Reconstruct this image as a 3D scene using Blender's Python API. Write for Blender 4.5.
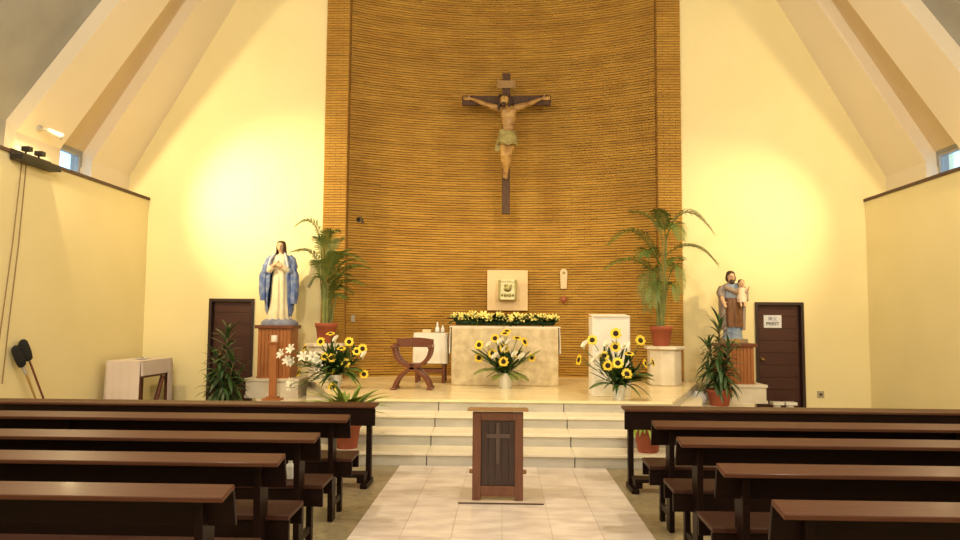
import bpy, math, random
from mathutils import Vector, Matrix, Euler, Quaternion
random.seed(7)
scene = bpy.context.scene
C = scene.collection
PI = math.pi
for o in list(bpy.data.objects): bpy.data.objects.remove(o)

# ------------------------------------------------------------------ camera
F, CAMH = 720.0, 1.6
VX, VY, ROLL = 503.0, 322.0, 0.0075
_cr, _sr = math.cos(ROLL), math.sin(ROLL)
_dx, _dy = VX-480, VY-270
_ux, _uy = _cr*_dx+_sr*_dy, -_sr*_dx+_cr*_dy
_p = math.atan2(_uy, F); _y = math.atan2(_ux*math.cos(_p), F)
FWD = Vector((-math.sin(_y)*math.cos(_p), math.cos(_y)*math.cos(_p), math.sin(_p)))
_r0 = Vector((math.cos(_y), math.sin(_y), 0)); _u0 = _r0.cross(FWD)
RIGHT = _cr*_r0+_sr*_u0; UP = -_sr*_r0+_cr*_u0
cam = bpy.data.cameras.new('camera'); camo = bpy.data.objects.new('camera', cam); C.objects.link(camo)
cam.sensor_width = 36; cam.lens = F/960*36; cam.clip_start = .05; cam.clip_end = 200
m = Matrix.Identity(4)
for i in range(3):
    m[i][0], m[i][1], m[i][2] = RIGHT[i], UP[i], -FWD[i]
m[2][3] = CAMH
camo.matrix_world = m
scene.camera = camo
def ray(px, py): return FWD*F + RIGHT*(px-480) - UP*(py-270)
def at(px, py, Y):
    r = ray(px, py); k = Y/r.y; return Vector((r.x*k, Y, CAMH+r.z*k))
def ground(px, py, z=0.0):
    r = ray(px, py); k = (z-CAMH)/r.z; return Vector((r.x*k, r.y*k, z))

# ------------------------------------------------------------------ world, light, exposure
w = bpy.data.worlds.new('sky'); scene.world = w; w.use_nodes = True
bg = w.node_tree.nodes['Background']; bg.inputs[0].default_value = (.42, .68, 1, 1); bg.inputs[1].default_value = 2.6
vs = scene.view_settings
vs.view_transform = 'Standard'; vs.look = 'None'; vs.exposure = 0.08; vs.gamma = 1.0; vs.use_curve_mapping = False
WARM = (1.0, .77, .40)
def spot(name, loc, target, watts, deg, blend, col=WARM, size=.05):
    l = bpy.data.lights.new(name, 'SPOT'); l.energy = watts; l.color = col; l.spot_size = math.radians(deg)
    l.spot_blend = blend; l.shadow_soft_size = size
    o = bpy.data.objects.new(name, l); C.objects.link(o); o.location = loc
    o.rotation_euler = (Vector(target)-Vector(loc)).to_track_quat('-Z', 'Y').to_euler(); return o
# floodlights on the side ledges (one hooded flood and one spotlight a side)
for s in (-1, 1):
    L = Vector((s*6.30-.04, 9.5, 4.85))
    spot('ledge_flood', L, L+Vector((-s*.805, .0, -.592)), 310 if s < 0 else 190, 178, .05, size=.08)
    spot('ledge_spot', Vector((s*6.25-.04, 10.5, 4.42)), (s*3.9, 12.9, 3.5 if s < 0 else 3.0), 900 if s < 0 else 420, 72, 1.0, size=.05)
# two spotlights high in the nave aimed at the cross and the altar
spot('apse_spot', (-2.0, 6.8, 8.6), (0, 11.8, .9), 800, 58, .8, (1, .78, .40), .12)
spot('apse_spot', (2.0, 6.8, 8.6), (0, 11.8, .9), 800, 58, .8, (1, .78, .40), .12)
FILL_PENDANTS = [(-3.2, .8, 4.6, 430), (3.2, .8, 4.6, 430), (-3.3, 4.9, 5.7, 430), (3.3, 4.9, 5.7, 430), (0, -3.5, 5.2, 430)]  # unseen lamps added as general fill for nave, walls and floor

# ------------------------------------------------------------------ materials
MATS = {}
def mat(name, col, rough=.6, col2=None, scale=8, stretch=(1, 1, 1), metal=0, bump=0, spec=.5, rnd=0, coords='Object',
        detail=4, emit=None, trans=0, attr=None, bscale=None, coat=0, ramp=(.35, .65)):
    if name in MATS: return MATS[name]
    M = bpy.data.materials.new(name); M.use_nodes = True; nt = M.node_tree; N = nt.nodes; Lk = nt.links
    b = N['Principled BSDF']; b.inputs['Roughness'].default_value = rough; b.inputs['Metallic'].default_value = metal
    b.inputs['Specular IOR Level'].default_value = spec; b.inputs['Coat Weight'].default_value = coat
    b.inputs['Coat Roughness'].default_value = .12
    b.inputs['Base Color'].default_value = (*col, 1)
    out = None
    if col2 is not None or bump:
        mp = N.new('ShaderNodeMapping'); mp.inputs['Scale'].default_value = stretch
        if coords == 'World':
            g = N.new('ShaderNodeNewGeometry'); Lk.new(g.outputs['Position'], mp.inputs['Vector'])
        else:
            t = N.new('ShaderNodeTexCoord'); Lk.new(t.outputs['Object'], mp.inputs['Vector'])
        nz = N.new('ShaderNodeTexNoise'); nz.inputs['Scale'].default_value = scale; nz.inputs['Detail'].default_value = detail
        Lk.new(mp.outputs[0], nz.inputs['Vector'])
        if col2 is not None:
            r = N.new('ShaderNodeValToRGB'); r.color_ramp.elements[0].position = ramp[0]; r.color_ramp.elements[1].position = ramp[1]
            r.color_ramp.elements[0].color = (*col, 1); r.color_ramp.elements[1].color = (*col2, 1)
            Lk.new(nz.outputs['Fac'], r.inputs['Fac']); out = r.outputs[0]
        if bump:
            src = nz
            if bscale:
                src = N.new('ShaderNodeTexNoise'); src.inputs['Scale'].default_value = bscale; Lk.new(mp.outputs[0], src.inputs['Vector'])
            bp = N.new('ShaderNodeBump'); bp.inputs['Strength'].default_value = bump; bp.inputs['Distance'].default_value = .01
            Lk.new(src.outputs['Fac'], bp.inputs['Height']); Lk.new(bp.outputs[0], b.inputs['Normal'])
    if rnd or attr:
        h = N.new('ShaderNodeHueSaturation')
        if out is None: h.inputs['Color'].default_value = (*col, 1)
        else: Lk.new(out, h.inputs['Color'])
        mr = N.new('ShaderNodeMapRange'); mr.inputs[3].default_value = 1-(rnd or .25); mr.inputs[4].default_value = 1+(rnd or .25)
        if attr:
            a = N.new('ShaderNodeAttribute'); a.attribute_name = attr; Lk.new(a.outputs['Fac'], mr.inputs[0])
        else:
            oi = N.new('ShaderNodeObjectInfo'); Lk.new(oi.outputs['Random'], mr.inputs[0])
        Lk.new(mr.outputs[0], h.inputs['Value']); out = h.outputs[0]
    if out is not None: Lk.new(out, b.inputs['Base Color'])
    if emit:
        b.inputs['Emission Color'].default_value = (*emit[:3], 1); b.inputs['Emission Strength'].default_value = emit[3]
    if trans: b.inputs['Transmission Weight'].default_value = trans
    MATS[name] = M; return M

paint = mat('cream_paint', (.86, .76, .45), .75, (.83, .73, .42), 1.2, coords='World', bump=.04, bscale=60)
ribpaint = mat('rib_paint', (.80, .71, .57), .75, (.78, .69, .54), 1.0, coords='World')
roofm = mat('roof_board', (.34, .33, .30), .85, (.30, .29, .26), 2, coords='World')
brickm = mat('brick', (.47, .265, .046), .85, (.40, .21, .033), 2.0, attr='tint', rnd=.16, coords='World', bump=.25, bscale=45)
mortar = mat('mortar', (.27, .15, .04), .95, (.21, .115, .03), 6, coords='World')
granite = mat('granite_floor', (.36, .29, .17), .30, (.24, .19, .11), 16, coords='World', detail=8)
marble = mat('aisle_marble', (.84, .74, .65), .28, (.64, .54, .47), 3.4, coords='World', stretch=(1, 2.2, 1), rnd=.08, detail=8)
joint = mat('tile_joint', (.56, .47, .39), .8)
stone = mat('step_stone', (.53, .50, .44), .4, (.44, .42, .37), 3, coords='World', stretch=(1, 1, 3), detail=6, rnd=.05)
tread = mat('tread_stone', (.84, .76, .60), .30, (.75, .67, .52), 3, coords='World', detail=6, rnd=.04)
platm = mat('platform_marble', (.93, .80, .52), .18, (.86, .70, .42), 2.0, spec=.25, coords='World', stretch=(1, 2, 1), detail=6)
darkjoint = mat('dark_joint', (.08, .075, .06), .9)
pewm = mat('pew_wood_shaded', (.012, .0048, .0036), .42, (.008, .003, .0024), 5, stretch=(1, 14, 14), spec=.12, coat=0, bump=.03)  # shade on the upright pew faces put into a near-black colour
pewseat = mat('pew_seat_shaded', (.055, .022, .014), .42, (.038, .015, .010), 5, stretch=(1, 14, 14), spec=.12, bump=.03)  # seats get little light; that shade is put into this darker colour
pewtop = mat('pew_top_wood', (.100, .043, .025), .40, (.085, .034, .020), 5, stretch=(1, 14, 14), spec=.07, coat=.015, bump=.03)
lectm = mat('lectern_wood', (.155, .052, .024), .38, (.11, .036, .017), 5, stretch=(10, 10, 1), coat=.2)
lectp = mat('lectern_panel', (.040, .020, .020), .35, (.030, .014, .014), 5, stretch=(10, 10, 1))
topw = mat('honey_wood', (.36, .20, .085), .4, (.29, .155, .06), 5, stretch=(1, 10, 10))
doorw = mat('door_wood', (.062, .015, .011), .5, (.045, .011, .008), 4, stretch=(1, 10, 12))
doorf = mat('door_frame_wood', (.030, .012, .010), .5)
pedw = mat('pedestal_wood', (.40, .150, .045), .45, (.32, .11, .032), 5, stretch=(14, 14, 1))
pedd = mat('pedestal_cap_wood', (.17, .05, .025), .45, (.13, .036, .018), 5, stretch=(1, 12, 12))
chairw = mat('chair_wood', (.17, .048, .022), .35, (.12, .033, .015), 6, stretch=(8, 8, 3), coat=.2)
crossw = mat('cross_wood', (.095, .045, .024), .7, (.06, .028, .016), 8, stretch=(6, 6, 1), bump=.1)
white = mat('white_cloth', (.80, .77, .72), .85, (.76, .72, .67), 3, bump=.03)
pinkcloth = mat('rose_white_cloth', (.70, .60, .56), .9, (.66, .56, .52), 3)
ceram = mat('white_ceramic', (.80, .79, .75), .3)
plinthm = mat('plinth_stone', (.74, .68, .58), .5, (.66, .59, .49), 4, detail=6)
altarm = mat('altar_stone', (.70, .59, .40), .7, (.52, .42, .27), 7, bump=.5, bscale=14, detail=8)
tabm = mat('tabernacle_panel', (.78, .60, .36), .5, (.73, .55, .32), 3)
silver = mat('gilded_metal', (.62, .60, .38), .35, (.50, .46, .26), 9, metal=.75)
silverd = mat('dark_gilt', (.30, .26, .10), .35, metal=.8)
terra = mat('terracotta', (.36, .088, .040), .7, (.30, .07, .032), 6)
soil = mat('soil', (.05, .032, .02), .95)
trimd = mat('dark_trim', (.075, .035, .02), .6)
black = mat('black_velvet', (.012, .011, .011), .9)
brass = mat('brass', (.52, .34, .12), .35, metal=.7)
dmetal = mat('dark_metal', (.035, .028, .022), .5, metal=.3)
wmetal = mat('white_metal', (.42, .40, .36), .5)
cablem = mat('cable', (.30, .20, .09), .7)
skin = mat('statue_skin', (.68, .44, .28), .5, (.62, .39, .24), 9)
cskin = mat('corpus_skin_shading', (.52, .32, .10), .4, (.26, .125, .045), 6)  # dark noise tone imitates shading on the body
hairm = mat('dark_hair', (.06, .03, .018), .6)
robe_c = mat('cream_robe', (.78, .70, .50), .55, (.70, .61, .42), 5)
mantle_b = mat('blue_mantle', (.075, .13, .36), .5, (.30, .36, .52), 9, ramp=(.42, .72))
mantle_l = mat('mantle_lining', (.48, .52, .62), .6)
baseb = mat('statue_base_blue', (.14, .17, .30), .6, (.24, .26, .36), 8)
tunic_g = mat('grey_blue_tunic', (.20, .28, .46), .55, (.32, .37, .46), 6)
cloak_br = mat('brown_cloak', (.20, .085, .034), .55, (.12, .048, .02), 9)
cloak_g = mat('grey_mauve_cloak', (.34, .27, .24), .55, (.22, .18, .18), 9)
child_t = mat('child_tunic', (.74, .60, .46), .55)
loin = mat('loincloth', (.42, .36, .14), .6, (.26, .21, .08), 9)
paperm = mat('paper', (.66, .68, .78), .7)
inkb = mat('blue_ink', (.03, .06, .22), .6)
inkk = mat('grey_ink', (.07, .075, .09), .6)
petal_y = mat('sunflower_petal', (.86, .62, .04), .55, rnd=.12)
disc_m = mat('sunflower_disc', (.030, .014, .008), .9)
petal_w = mat('calla_white', (.80, .78, .68), .45)
lily_y = mat('garland_petal', (.82, .72, .22), .5, rnd=.15)
green_d = mat('leaf_dark', (.022, .055, .016), .4, (.035, .080, .022), 5, rnd=.4)
green_m = mat('leaf_mid', (.055, .12, .022), .45, (.085, .155, .032), 5, rnd=.35)
green_y = mat('leaf_lime', (.26, .33, .05), .5, (.18, .26, .04), 5, rnd=.2)
palm_g = mat('palm_green', (.10, .16, .030), .5, (.15, .20, .045), 3, rnd=.25)
cane_g = mat('palm_cane', (.22, .24, .06), .5, (.15, .17, .05), 6)
stem_g = mat('stem_green', (.10, .17, .04), .6)
clear = mat('clear_plastic', (.80, .82, .84), .15, spec=.6)
glass = mat('window_glass', (.85, .94, 1.0), .02, trans=1.0)
redg = mat('red_glass', (.30, .085, .035), .4)
bulb = mat('lamp_diffuser', (1, .92, .75), .5, emit=(1, .85, .6, 6))
switchm = mat('switch_plate', (.42, .36, .26), .5)
plaqm = mat('plaque_wood', (.66, .52, .34), .5)

# ------------------------------------------------------------------ mesh builder
class MB:
    def __init__(s): s.v = []; s.f = []; s.sm = []
    def add(s, vs, fs, smooth=False):
        o = len(s.v); s.v += [tuple(p) for p in vs]
        for f in fs: s.f.append(tuple(i+o for i in f)); s.sm.append(smooth)
        return s
    def box(s, a, b, M=None):
        x0, y0, z0 = a; x1, y1, z1 = b
        vs = [Vector(p) for p in ((x0,y0,z0),(x1,y0,z0),(x1,y1,z0),(x0,y1,z0),(x0,y0,z1),(x1,y0,z1),(x1,y1,z1),(x0,y1,z1))]
        if M is not None: vs = [M @ p for p in vs]
        return s.add(vs, [(0,3,2,1),(4,5,6,7),(0,1,5,4),(1,2,6,5),(2,3,7,6),(3,0,4,7)])
    def prism(s, poly, axis, a, b):
        """poly: 2-D points; axis 'x','y','z' is the extrusion axis from a to b"""
        def mk(p, t): return {'x': (t, p[0], p[1]), 'y': (p[0], t, p[1]), 'z': (p[0], p[1], t)}[axis]
        n = len(poly); vs = [mk(p, a) for p in poly]+[mk(p, b) for p in poly]
        ar = sum(poly[i][0]*poly[(i+1) % n][1]-poly[(i+1) % n][0]*poly[i][1] for i in range(n))
        fl = (ar > 0) != (axis == 'y')
        if b < a: fl = not fl
        fs = [tuple(range(n-1, -1, -1)), tuple(range(n, 2*n))]+[(i, (i+1) % n, n+(i+1) % n, n+i) for i in range(n)]
        if not fl: fs = [tuple(reversed(f)) for f in fs]
        return s.add(vs, fs)
    def loft(s, rings, cap=True, closed=True, smooth=True):
        n = len(rings[0]); vs = [p for r in rings for p in r]; fs = []
        for k in range(len(rings)-1):
            for i in range(n if closed else n-1):
                j = (i+1) % n; fs.append((k*n+i, k*n+j, (k+1)*n+j, (k+1)*n+i))
        s.add(vs, fs, smooth)
        if cap and closed:
            s.add(rings[0], [tuple(range(n-1, -1, -1))], False); s.add(rings[-1], [tuple(range(n))], False)
        return s
    def lathe(s, prof, n=20, c=(0, 0, 0), cap=True):
        return s.loft([[(c[0]+r*math.cos(2*PI*i/n), c[1]+r*math.sin(2*PI*i/n), c[2]+z) for i in range(n)] for r, z in prof], cap)
    def tube(s, pts, rad, n=8, flat=1.0, cap=True):
        pts = [Vector(p) for p in pts]; rad = rad if isinstance(rad, (list, tuple)) else [rad]*len(pts); rings = []
        up = None
        for i, p in enumerate(pts):
            t = (pts[min(i+1, len(pts)-1)]-pts[max(i-1, 0)]).normalized()
            if up is None:
                up = Vector((0, 0, 1)) if abs(t.z) < .9 else Vector((1, 0, 0))
            a = (up - t*up.dot(t)).normalized(); bq = t.cross(a); up = a
            rings.append([p+(a*math.cos(2*PI*k/n)+bq*math.sin(2*PI*k/n)*flat)*rad[i] for k in range(n)])
        return s.loft(rings, cap)
    def ribbon(s, pts, w, d, n0):
        """rectangular section swept along pts; n0 = constant width direction, w across n0, d the other way"""
        n0 = Vector(n0).normalized(); pts = [Vector(p) for p in pts]; rings = []
        for i, p in enumerate(pts):
            t = (pts[min(i+1, len(pts)-1)]-pts[max(i-1, 0)]).normalized(); q = t.cross(n0).normalized()
            rings.append([p+n0*w/2+q*d/2, p-n0*w/2+q*d/2, p-n0*w/2-q*d/2, p+n0*w/2-q*d/2])
        return s.loft(rings, True, True, False)
    def ell(s, c, r, n=14, M=None):
        if not isinstance(r, (tuple, list)): r = (r, r, r)
        rings = []
        for k in range(1, n//2+1):
            a = PI*k/(n//2+1)
            rg = [Vector((r[0]*math.sin(a)*math.cos(2*PI*i/n), r[1]*math.sin(a)*math.sin(2*PI*i/n), -r[2]*math.cos(a))) for i in range(n)]
            rings.append([Vector(c)+(M @ p if M else p) for p in rg])
        return s.loft(rings, True)
    def leaf(s, pts, widths, side=None, fold=.25, roll=0):
        """flat blade along pts, v-folded; side = sideways direction"""
        pts = [Vector(p) for p in pts]; vs = []; fs = []
        for i, p in enumerate(pts):
            t = (pts[min(i+1, len(pts)-1)]-pts[max(i-1, 0)]).normalized()
            sd = Vector(side) if side is not None else t.cross(Vector((0, 0, 1)))
            if sd.length < 1e-4: sd = Vector((1, 0, 0))
            sd = (sd-t*sd.dot(t)).normalized(); up = sd.cross(t).normalized()
            wd = widths[i]
            vs += [p-sd*wd+up*wd*fold, p, p+sd*wd+up*wd*fold]
        for i in range(len(pts)-1):
            a = i*3; fs += [(a, a+1, a+4, a+3), (a+1, a+2, a+5, a+4)]
        return s.add(vs, fs, True)
    def mesh(s, name, mt):
        me = bpy.data.meshes.new(name); me.from_pydata(s.v, [], s.f); me.materials.append(mt)
        me.polygons.foreach_set('use_smooth', s.sm); me.update(); return me
    def build(s, name, mt, parent=None, loc=None, bevel=0, remesh=0, sub=0):
        o = bpy.data.objects.new(name, s.mesh(name, mt)); C.objects.link(o)
        if parent: o.parent = parent
        if loc is not None: o.location = loc
        if remesh:
            md = o.modifiers.new('r', 'REMESH'); md.mode = 'VOXEL'; md.voxel_size = remesh; md.use_smooth_shade = True
            ms = o.modifiers.new('s', 'SMOOTH'); ms.factor = .5; ms.iterations = 3
        if bevel:
            md = o.modifiers.new('b', 'BEVEL'); md.width = bevel; md.segments = 2; md.limit_method = 'ANGLE'
        if sub:
            md = o.modifiers.new('ss', 'SUBSURF'); md.levels = sub; md.render_levels = sub
        return o
def inst(me, name, parent=None, loc=(0, 0, 0), rot=None, scale=1):
    o = bpy.data.objects.new(name, me); C.objects.link(o)
    if parent: o.parent = parent
    o.location = loc
    if rot is not None:
        if isinstance(rot, Quaternion): rot = rot.to_euler()
        o.rotation_euler = rot
    o.scale = (scale,)*3 if not isinstance(scale, (tuple, list)) else scale
    return o
def tag(o, label, cat=None, group=None):
    o['label'] = label
    if cat: o['category'] = cat
    if group: o['group'] = group
    return o
def thing(name, label, cat, loc=(0, 0, 0), rz=0, group=None):
    o = bpy.data.objects.new(name, None); C.objects.link(o); o.location = loc; o.rotation_euler = (0, 0, rz)
    o.empty_display_size = .1
    return tag(o, label, cat, group)
def struct(o, label=None):
    o['kind'] = 'structure'
    if label: o['label'] = label
    return o
def stuff(o): o['kind'] = 'stuff'; return o
def copy_tree(o, parent=None):
    c = o.copy(); C.objects.link(c); c.parent = parent
    for ch in list(o.children): copy_tree(ch, c)
    return c
BX = MB
def bezier(p0, p1, p2, n):
    p0, p1, p2 = Vector(p0), Vector(p1), Vector(p2)
    return [p0*(1-t)**2+p1*2*t*(1-t)+p2*t*t for t in [i/n for i in range(n+1)]]
def bez3(p, n):
    a, b, c, d = map(Vector, p)
    return [a*(1-t)**3+b*3*t*(1-t)**2+c*3*t*t*(1-t)+d*t**3 for t in [i/n for i in range(n+1)]]

# ------------------------------------------------------------------ structure: the room
SH = -.045
YB, YF, XW, ZL = 12.9, -7.0, 6.47, 3.78        # back wall, entrance wall, side walls, ledge height
XR, ZK, SL = 6.85, 4.235, 1.754                # rib inner face: kink and slope
XO = 7.03
AP, PI_IN = 3.235, 2.81                       # brick recess: outer pier edge, inner edge
DOORS = [(at(209, 320, YB).x, at(254, 320, YB).x), (at(755, 320, YB).x, at(803.5, 320, YB).x)]; DH = 1.985
floor = struct(MB().box((-8, YF, -.2), (8, YB+.9, 0)).build('floor', granite), 'speckled brown granite floor of the nave')
# aisle tiles
tw = 2.27/6; tl = .44
tm = MB().box((-tw/2+.002, -tl/2+.002, 0), (tw/2-.002, tl/2-.002, .008)).mesh('tile', marble)
bed = MB().box((-1.135, .4, -.001), (1.135, 8.09, .004)).build('tile_bed', joint, floor)
for r in range(17):
    for c in range(6):
        inst(tm, 'tile', floor, (-1.135+tw*(c+.5), 8.09-tl*(r+.5), 0))
# side walls with the dark ledge trim
for s, nm in ((-1, 'left'), (1, 'right')):
    xs = sorted((s*XW+SH, s*(XO+.25)+SH))
    wl = struct(MB().box((xs[0], YF, 0), (xs[1], YB, ZL)).build('wall_'+nm, paint), 'cream painted low side wall below a dark ledge')
    xs = sorted((s*(XW-.035)+SH, s*(XW+.12)+SH))
    tr = struct(MB().box((xs[0], YF, ZL), (xs[1], YB-.02, ZL+.045)).build('trim_1' if s < 0 else 'trim_2', trimd), 'dark ledge capping the side wall')
# back wall: panels around doors and the apse
bw = MB()
TOP = 18.2
def bpan(x0, x1, z0, z1): bw.box((x0, YB, z0), (x1, YB+.25, z1))
for x0, x1, (d0, d1) in ((-8, -AP+SH, DOORS[0]), (AP+SH, 8, DOORS[1])):
    bpan(x0, d0, 0, DH); bpan(d1, x1, 0, DH); bpan(x0, x1, DH, TOP)
struct(bw.build('wall_back', paint), 'tall cream gable wall flanking the brick recess')
struct(MB().box((-8, YF-.2, 0), (8, YF, TOP)).build('wall_front', paint), 'cream entrance wall')
# roof planes (recessed) + ribs
cl = MB()
ZC = ZK+(XR+.28-XO)*SL
zr = ZK+(XR+.28)*SL
W0, W1 = 10.84, 11.70                     # clerestory window bay
for s in (-1, 1):
    # outer vertical strip around the window, then the sloping board roof
    for (y0, y1, z0, z1) in ((YF, W0, ZL, ZC), (W1, YB+1, ZL, ZC), (W0, W1, ZC-.06, ZC)):
        xs = sorted((s*XO+SH, s*(XO+.2)+SH)); cl.box((xs[0], y0, z0), (xs[1], y1, z1))
    n = Vector((SL, 0, 1)).normalized()*.2
    P = [(s*XO+SH, ZC), (SH, zr), (SH, zr+.3), (s*(XO+.3)+SH, ZC)]
    cl.prism(P, 'y', YF-.2, YB+1.2)
ceil = struct(cl.build('ceiling', roofm), 'steep grey boarded roof slope between the ribs')
k = 3
for s in (-1, 1):
    for (y0, y1, lean0, lean1) in ((11.68, YB+.02, .19, 0), (9.80, 10.82, .19, .15)):   # ribs lean back a little as they rise
        zt = ZK+XR*SL
        P = [(s*XR, ZL), (s*XR, ZK), (0, zt), (0, zr+.05), (s*(XO+.02), ZC+.02), (s*(XO+.02), ZL)]
        vv = [(x+SH, min(y0+lean0*max(0, z-ZK), YB-.3), z) for x, z in P]+[(x+SH, min(y1+lean1*max(0, z-ZK), YB+.02), z) for x, z in P]
        ff = [(5, 4, 3, 2, 1, 0), (6, 7, 8, 9, 10, 11)]+[(q, (q+1) % 6, 6+(q+1) % 6, 6+q) for q in range(6)]
        if s > 0: ff = [tuple(reversed(f)) for f in ff]
        struct(MB().add(vv, ff).build('trim_%d' % k, ribpaint), 'broad cream roof rib rising from the ledge'); k += 1
for s in (-1, 1):
    P = [(s*(XO-.015), ZC-.01), (0, zr-.03), (0, zr+.02), (s*(XO+.02), ZC-.01)]
    vv = [(x+SH, yy+.17*max(0, z-ZK), z) for yy in (10.6, 11.9) for x, z in P]
    ff = [(3, 2, 1, 0), (4, 5, 6, 7)]+[(q, (q+1) % 4, 4+(q+1) % 4, 4+q) for q in range(4)]
    if s > 0: ff = [tuple(reversed(f)) for f in ff]
    struct(MB().add([(x, min(y, YB-.1), z) for x, y, z in vv], ff).build('trim_%d' % k, mat('bay_recess_shade', (.66, .52, .32), .8, (.62, .48, .29), 1, coords='World')), 'boarding in the bay between two roof ribs, recess shade in its tan colour'); k += 1  # darker than the ribs: shade of the recess put into the colour
# clerestory windows
for i, s in enumerate((-1, 1)):
    fr = MB(); xs = sorted((s*(XO+.02)+SH, s*(XO+.1)+SH))
    for a, b in (((W0, ZL), (W0+.04, ZC-.06)), ((W1-.04, ZL), (W1, ZC-.06)), ((W0+.04, ZL), (W1-.04, ZL+.04)), ((W0+.04, ZC-.10), (W1-.04, ZC-.06))):
        fr.box((xs[0], a[0], a[1]), (xs[1], b[0], b[1]))
    f = struct(fr.build('window_%d' % (i+1), wmetal), 'narrow clerestory window low between two roof ribs')
    xs = sorted((s*(XO+.05)+SH, s*(XO+.056)+SH))
    MB().box((xs[0], W0+.04, ZL+.04), (xs[1], W1-.04, ZC-.10)).build('pane', glass, f)

# ---- brick apse
SAG = .72; R = (PI_IN**2+SAG**2)/(2*SAG); CY = YB+.12+SAG-R
PH = .047; ZT = 8.2; Z0 = .581
def arcpt(a, r): return (SH+r*math.sin(a), CY+r*math.cos(a))
A0 = math.asin(PI_IN/R)
ap = MB()
NA = 48
ring = [arcpt(-A0+2*A0*i/NA, R+.012) for i in range(NA+1)]
for i in range(NA):
    (xa, ya), (xb, yb) = ring[i], ring[i+1]
    ap.add([(xa, ya, 0), (xb, yb, 0), (xb, yb, TOP), (xa, ya, TOP)], [(0, 1, 2, 3)])
apse = struct(ap.build('wall_apse', mortar), 'shallow curved recess faced with thin brown brick courses')
bk = MB(); tint = []; ROWT = [.5]
def brick(c, tx, ty, L, h, dep, z):
    # c centre of the back face in plan, (tx,ty) direction along, outward normal towards the room
    nx, ny = ty, -tx
    a = Vector((c[0]-tx*L/2, c[1]-ty*L/2)); b = Vector((c[0]+tx*L/2, c[1]+ty*L/2)); nn = Vector((nx, ny))*dep
    af, bf = a+nn, b+nn
    V = [(a.x, a.y, z), (b.x, b.y, z), (b.x, b.y, z+h), (a.x, a.y, z+h), (af.x, af.y, z), (bf.x, bf.y, z), (bf.x, bf.y, z+h), (af.x, af.y, z+h)]
    bk.add(V, [(4, 5, 6, 7), (0, 1, 5, 4), (3, 7, 6, 2), (0, 4, 7, 3), (1, 2, 6, 5)])
    t = ROWT[0]*.6+random.random()*.4; tint.extend([t]*5)
def brickwork(name, parent, spans):
    global bk, tint
    bk = MB(); tint = []
    spans()
    o = bk.build(name, brickm, parent); stuff(o)
    at_ = o.data.attributes.new('tint', 'FLOAT', 'FACE'); at_.data.foreach_set('value', tint)
    return o
def apse_bricks():
    z = Z0; r = 0; LB = .235
    nb = int(2*A0*R/LB); da = 2*A0/nb
    while z < ZT:
        rowd = random.uniform(-.006, .006); ROWT[0] = random.random()
        for i in range(nb+(r % 2)):
            a0 = max(-A0, -A0+da*(i-.5*(r % 2))); a1 = min(A0, -A0+da*(i+1-.5*(r % 2)))
            a = (a0+a1)/2; c = arcpt(a, R+.012)
            brick(c, math.cos(a), -math.sin(a), (a1-a0)*R-.003, PH-.013+random.uniform(-.004, .003), .026+rowd+random.uniform(-.007, .007), z+random.uniform(-.002, .002))
        z += PH; r += 1
brickwork('brick_courses', apse, apse_bricks)
for s, nm in ((-1, 'left'), (1, 'right')):
    xs = sorted((s*AP+SH, s*PI_IN+SH)); yf = YB-.05
    pr = struct(MB().box((xs[0]+.01, yf+.02, 0), (xs[1]-.01, YB+.5, TOP)).build('wall_pier_'+nm, mortar), 'flat brick pier edging the curved recess')
    def pier():
        z = .13; r = 0
        while z < ZT:
            dd = random.uniform(-.004, .004); ROWT[0] = random.random()
            cuts = [0, .2125, .425] if r % 2 else [0, .106, .319, .425]
            for a, b in zip(cuts[:-1], cuts[1:]):
                brick((xs[0]+(a+b)/2, yf+.02), 1, 0, b-a-.006, PH-.013, .02+dd+random.uniform(-.004, .004), z)
            z += PH; r += 1
    brickwork('brick_courses', pr, pier)
    xi = s*PI_IN+SH
    MB().box((min(xi-s*.0, xi+s*.02), yf+.02, 0), (max(xi-s*.0, xi+s*.02), YB+.14, TOP)).build('return_face', mat('brick_return', (.40, .22, .048), .85, (.30, .16, .035), 9, stretch=(1, 1, 10), coords='World'), pr)

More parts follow.
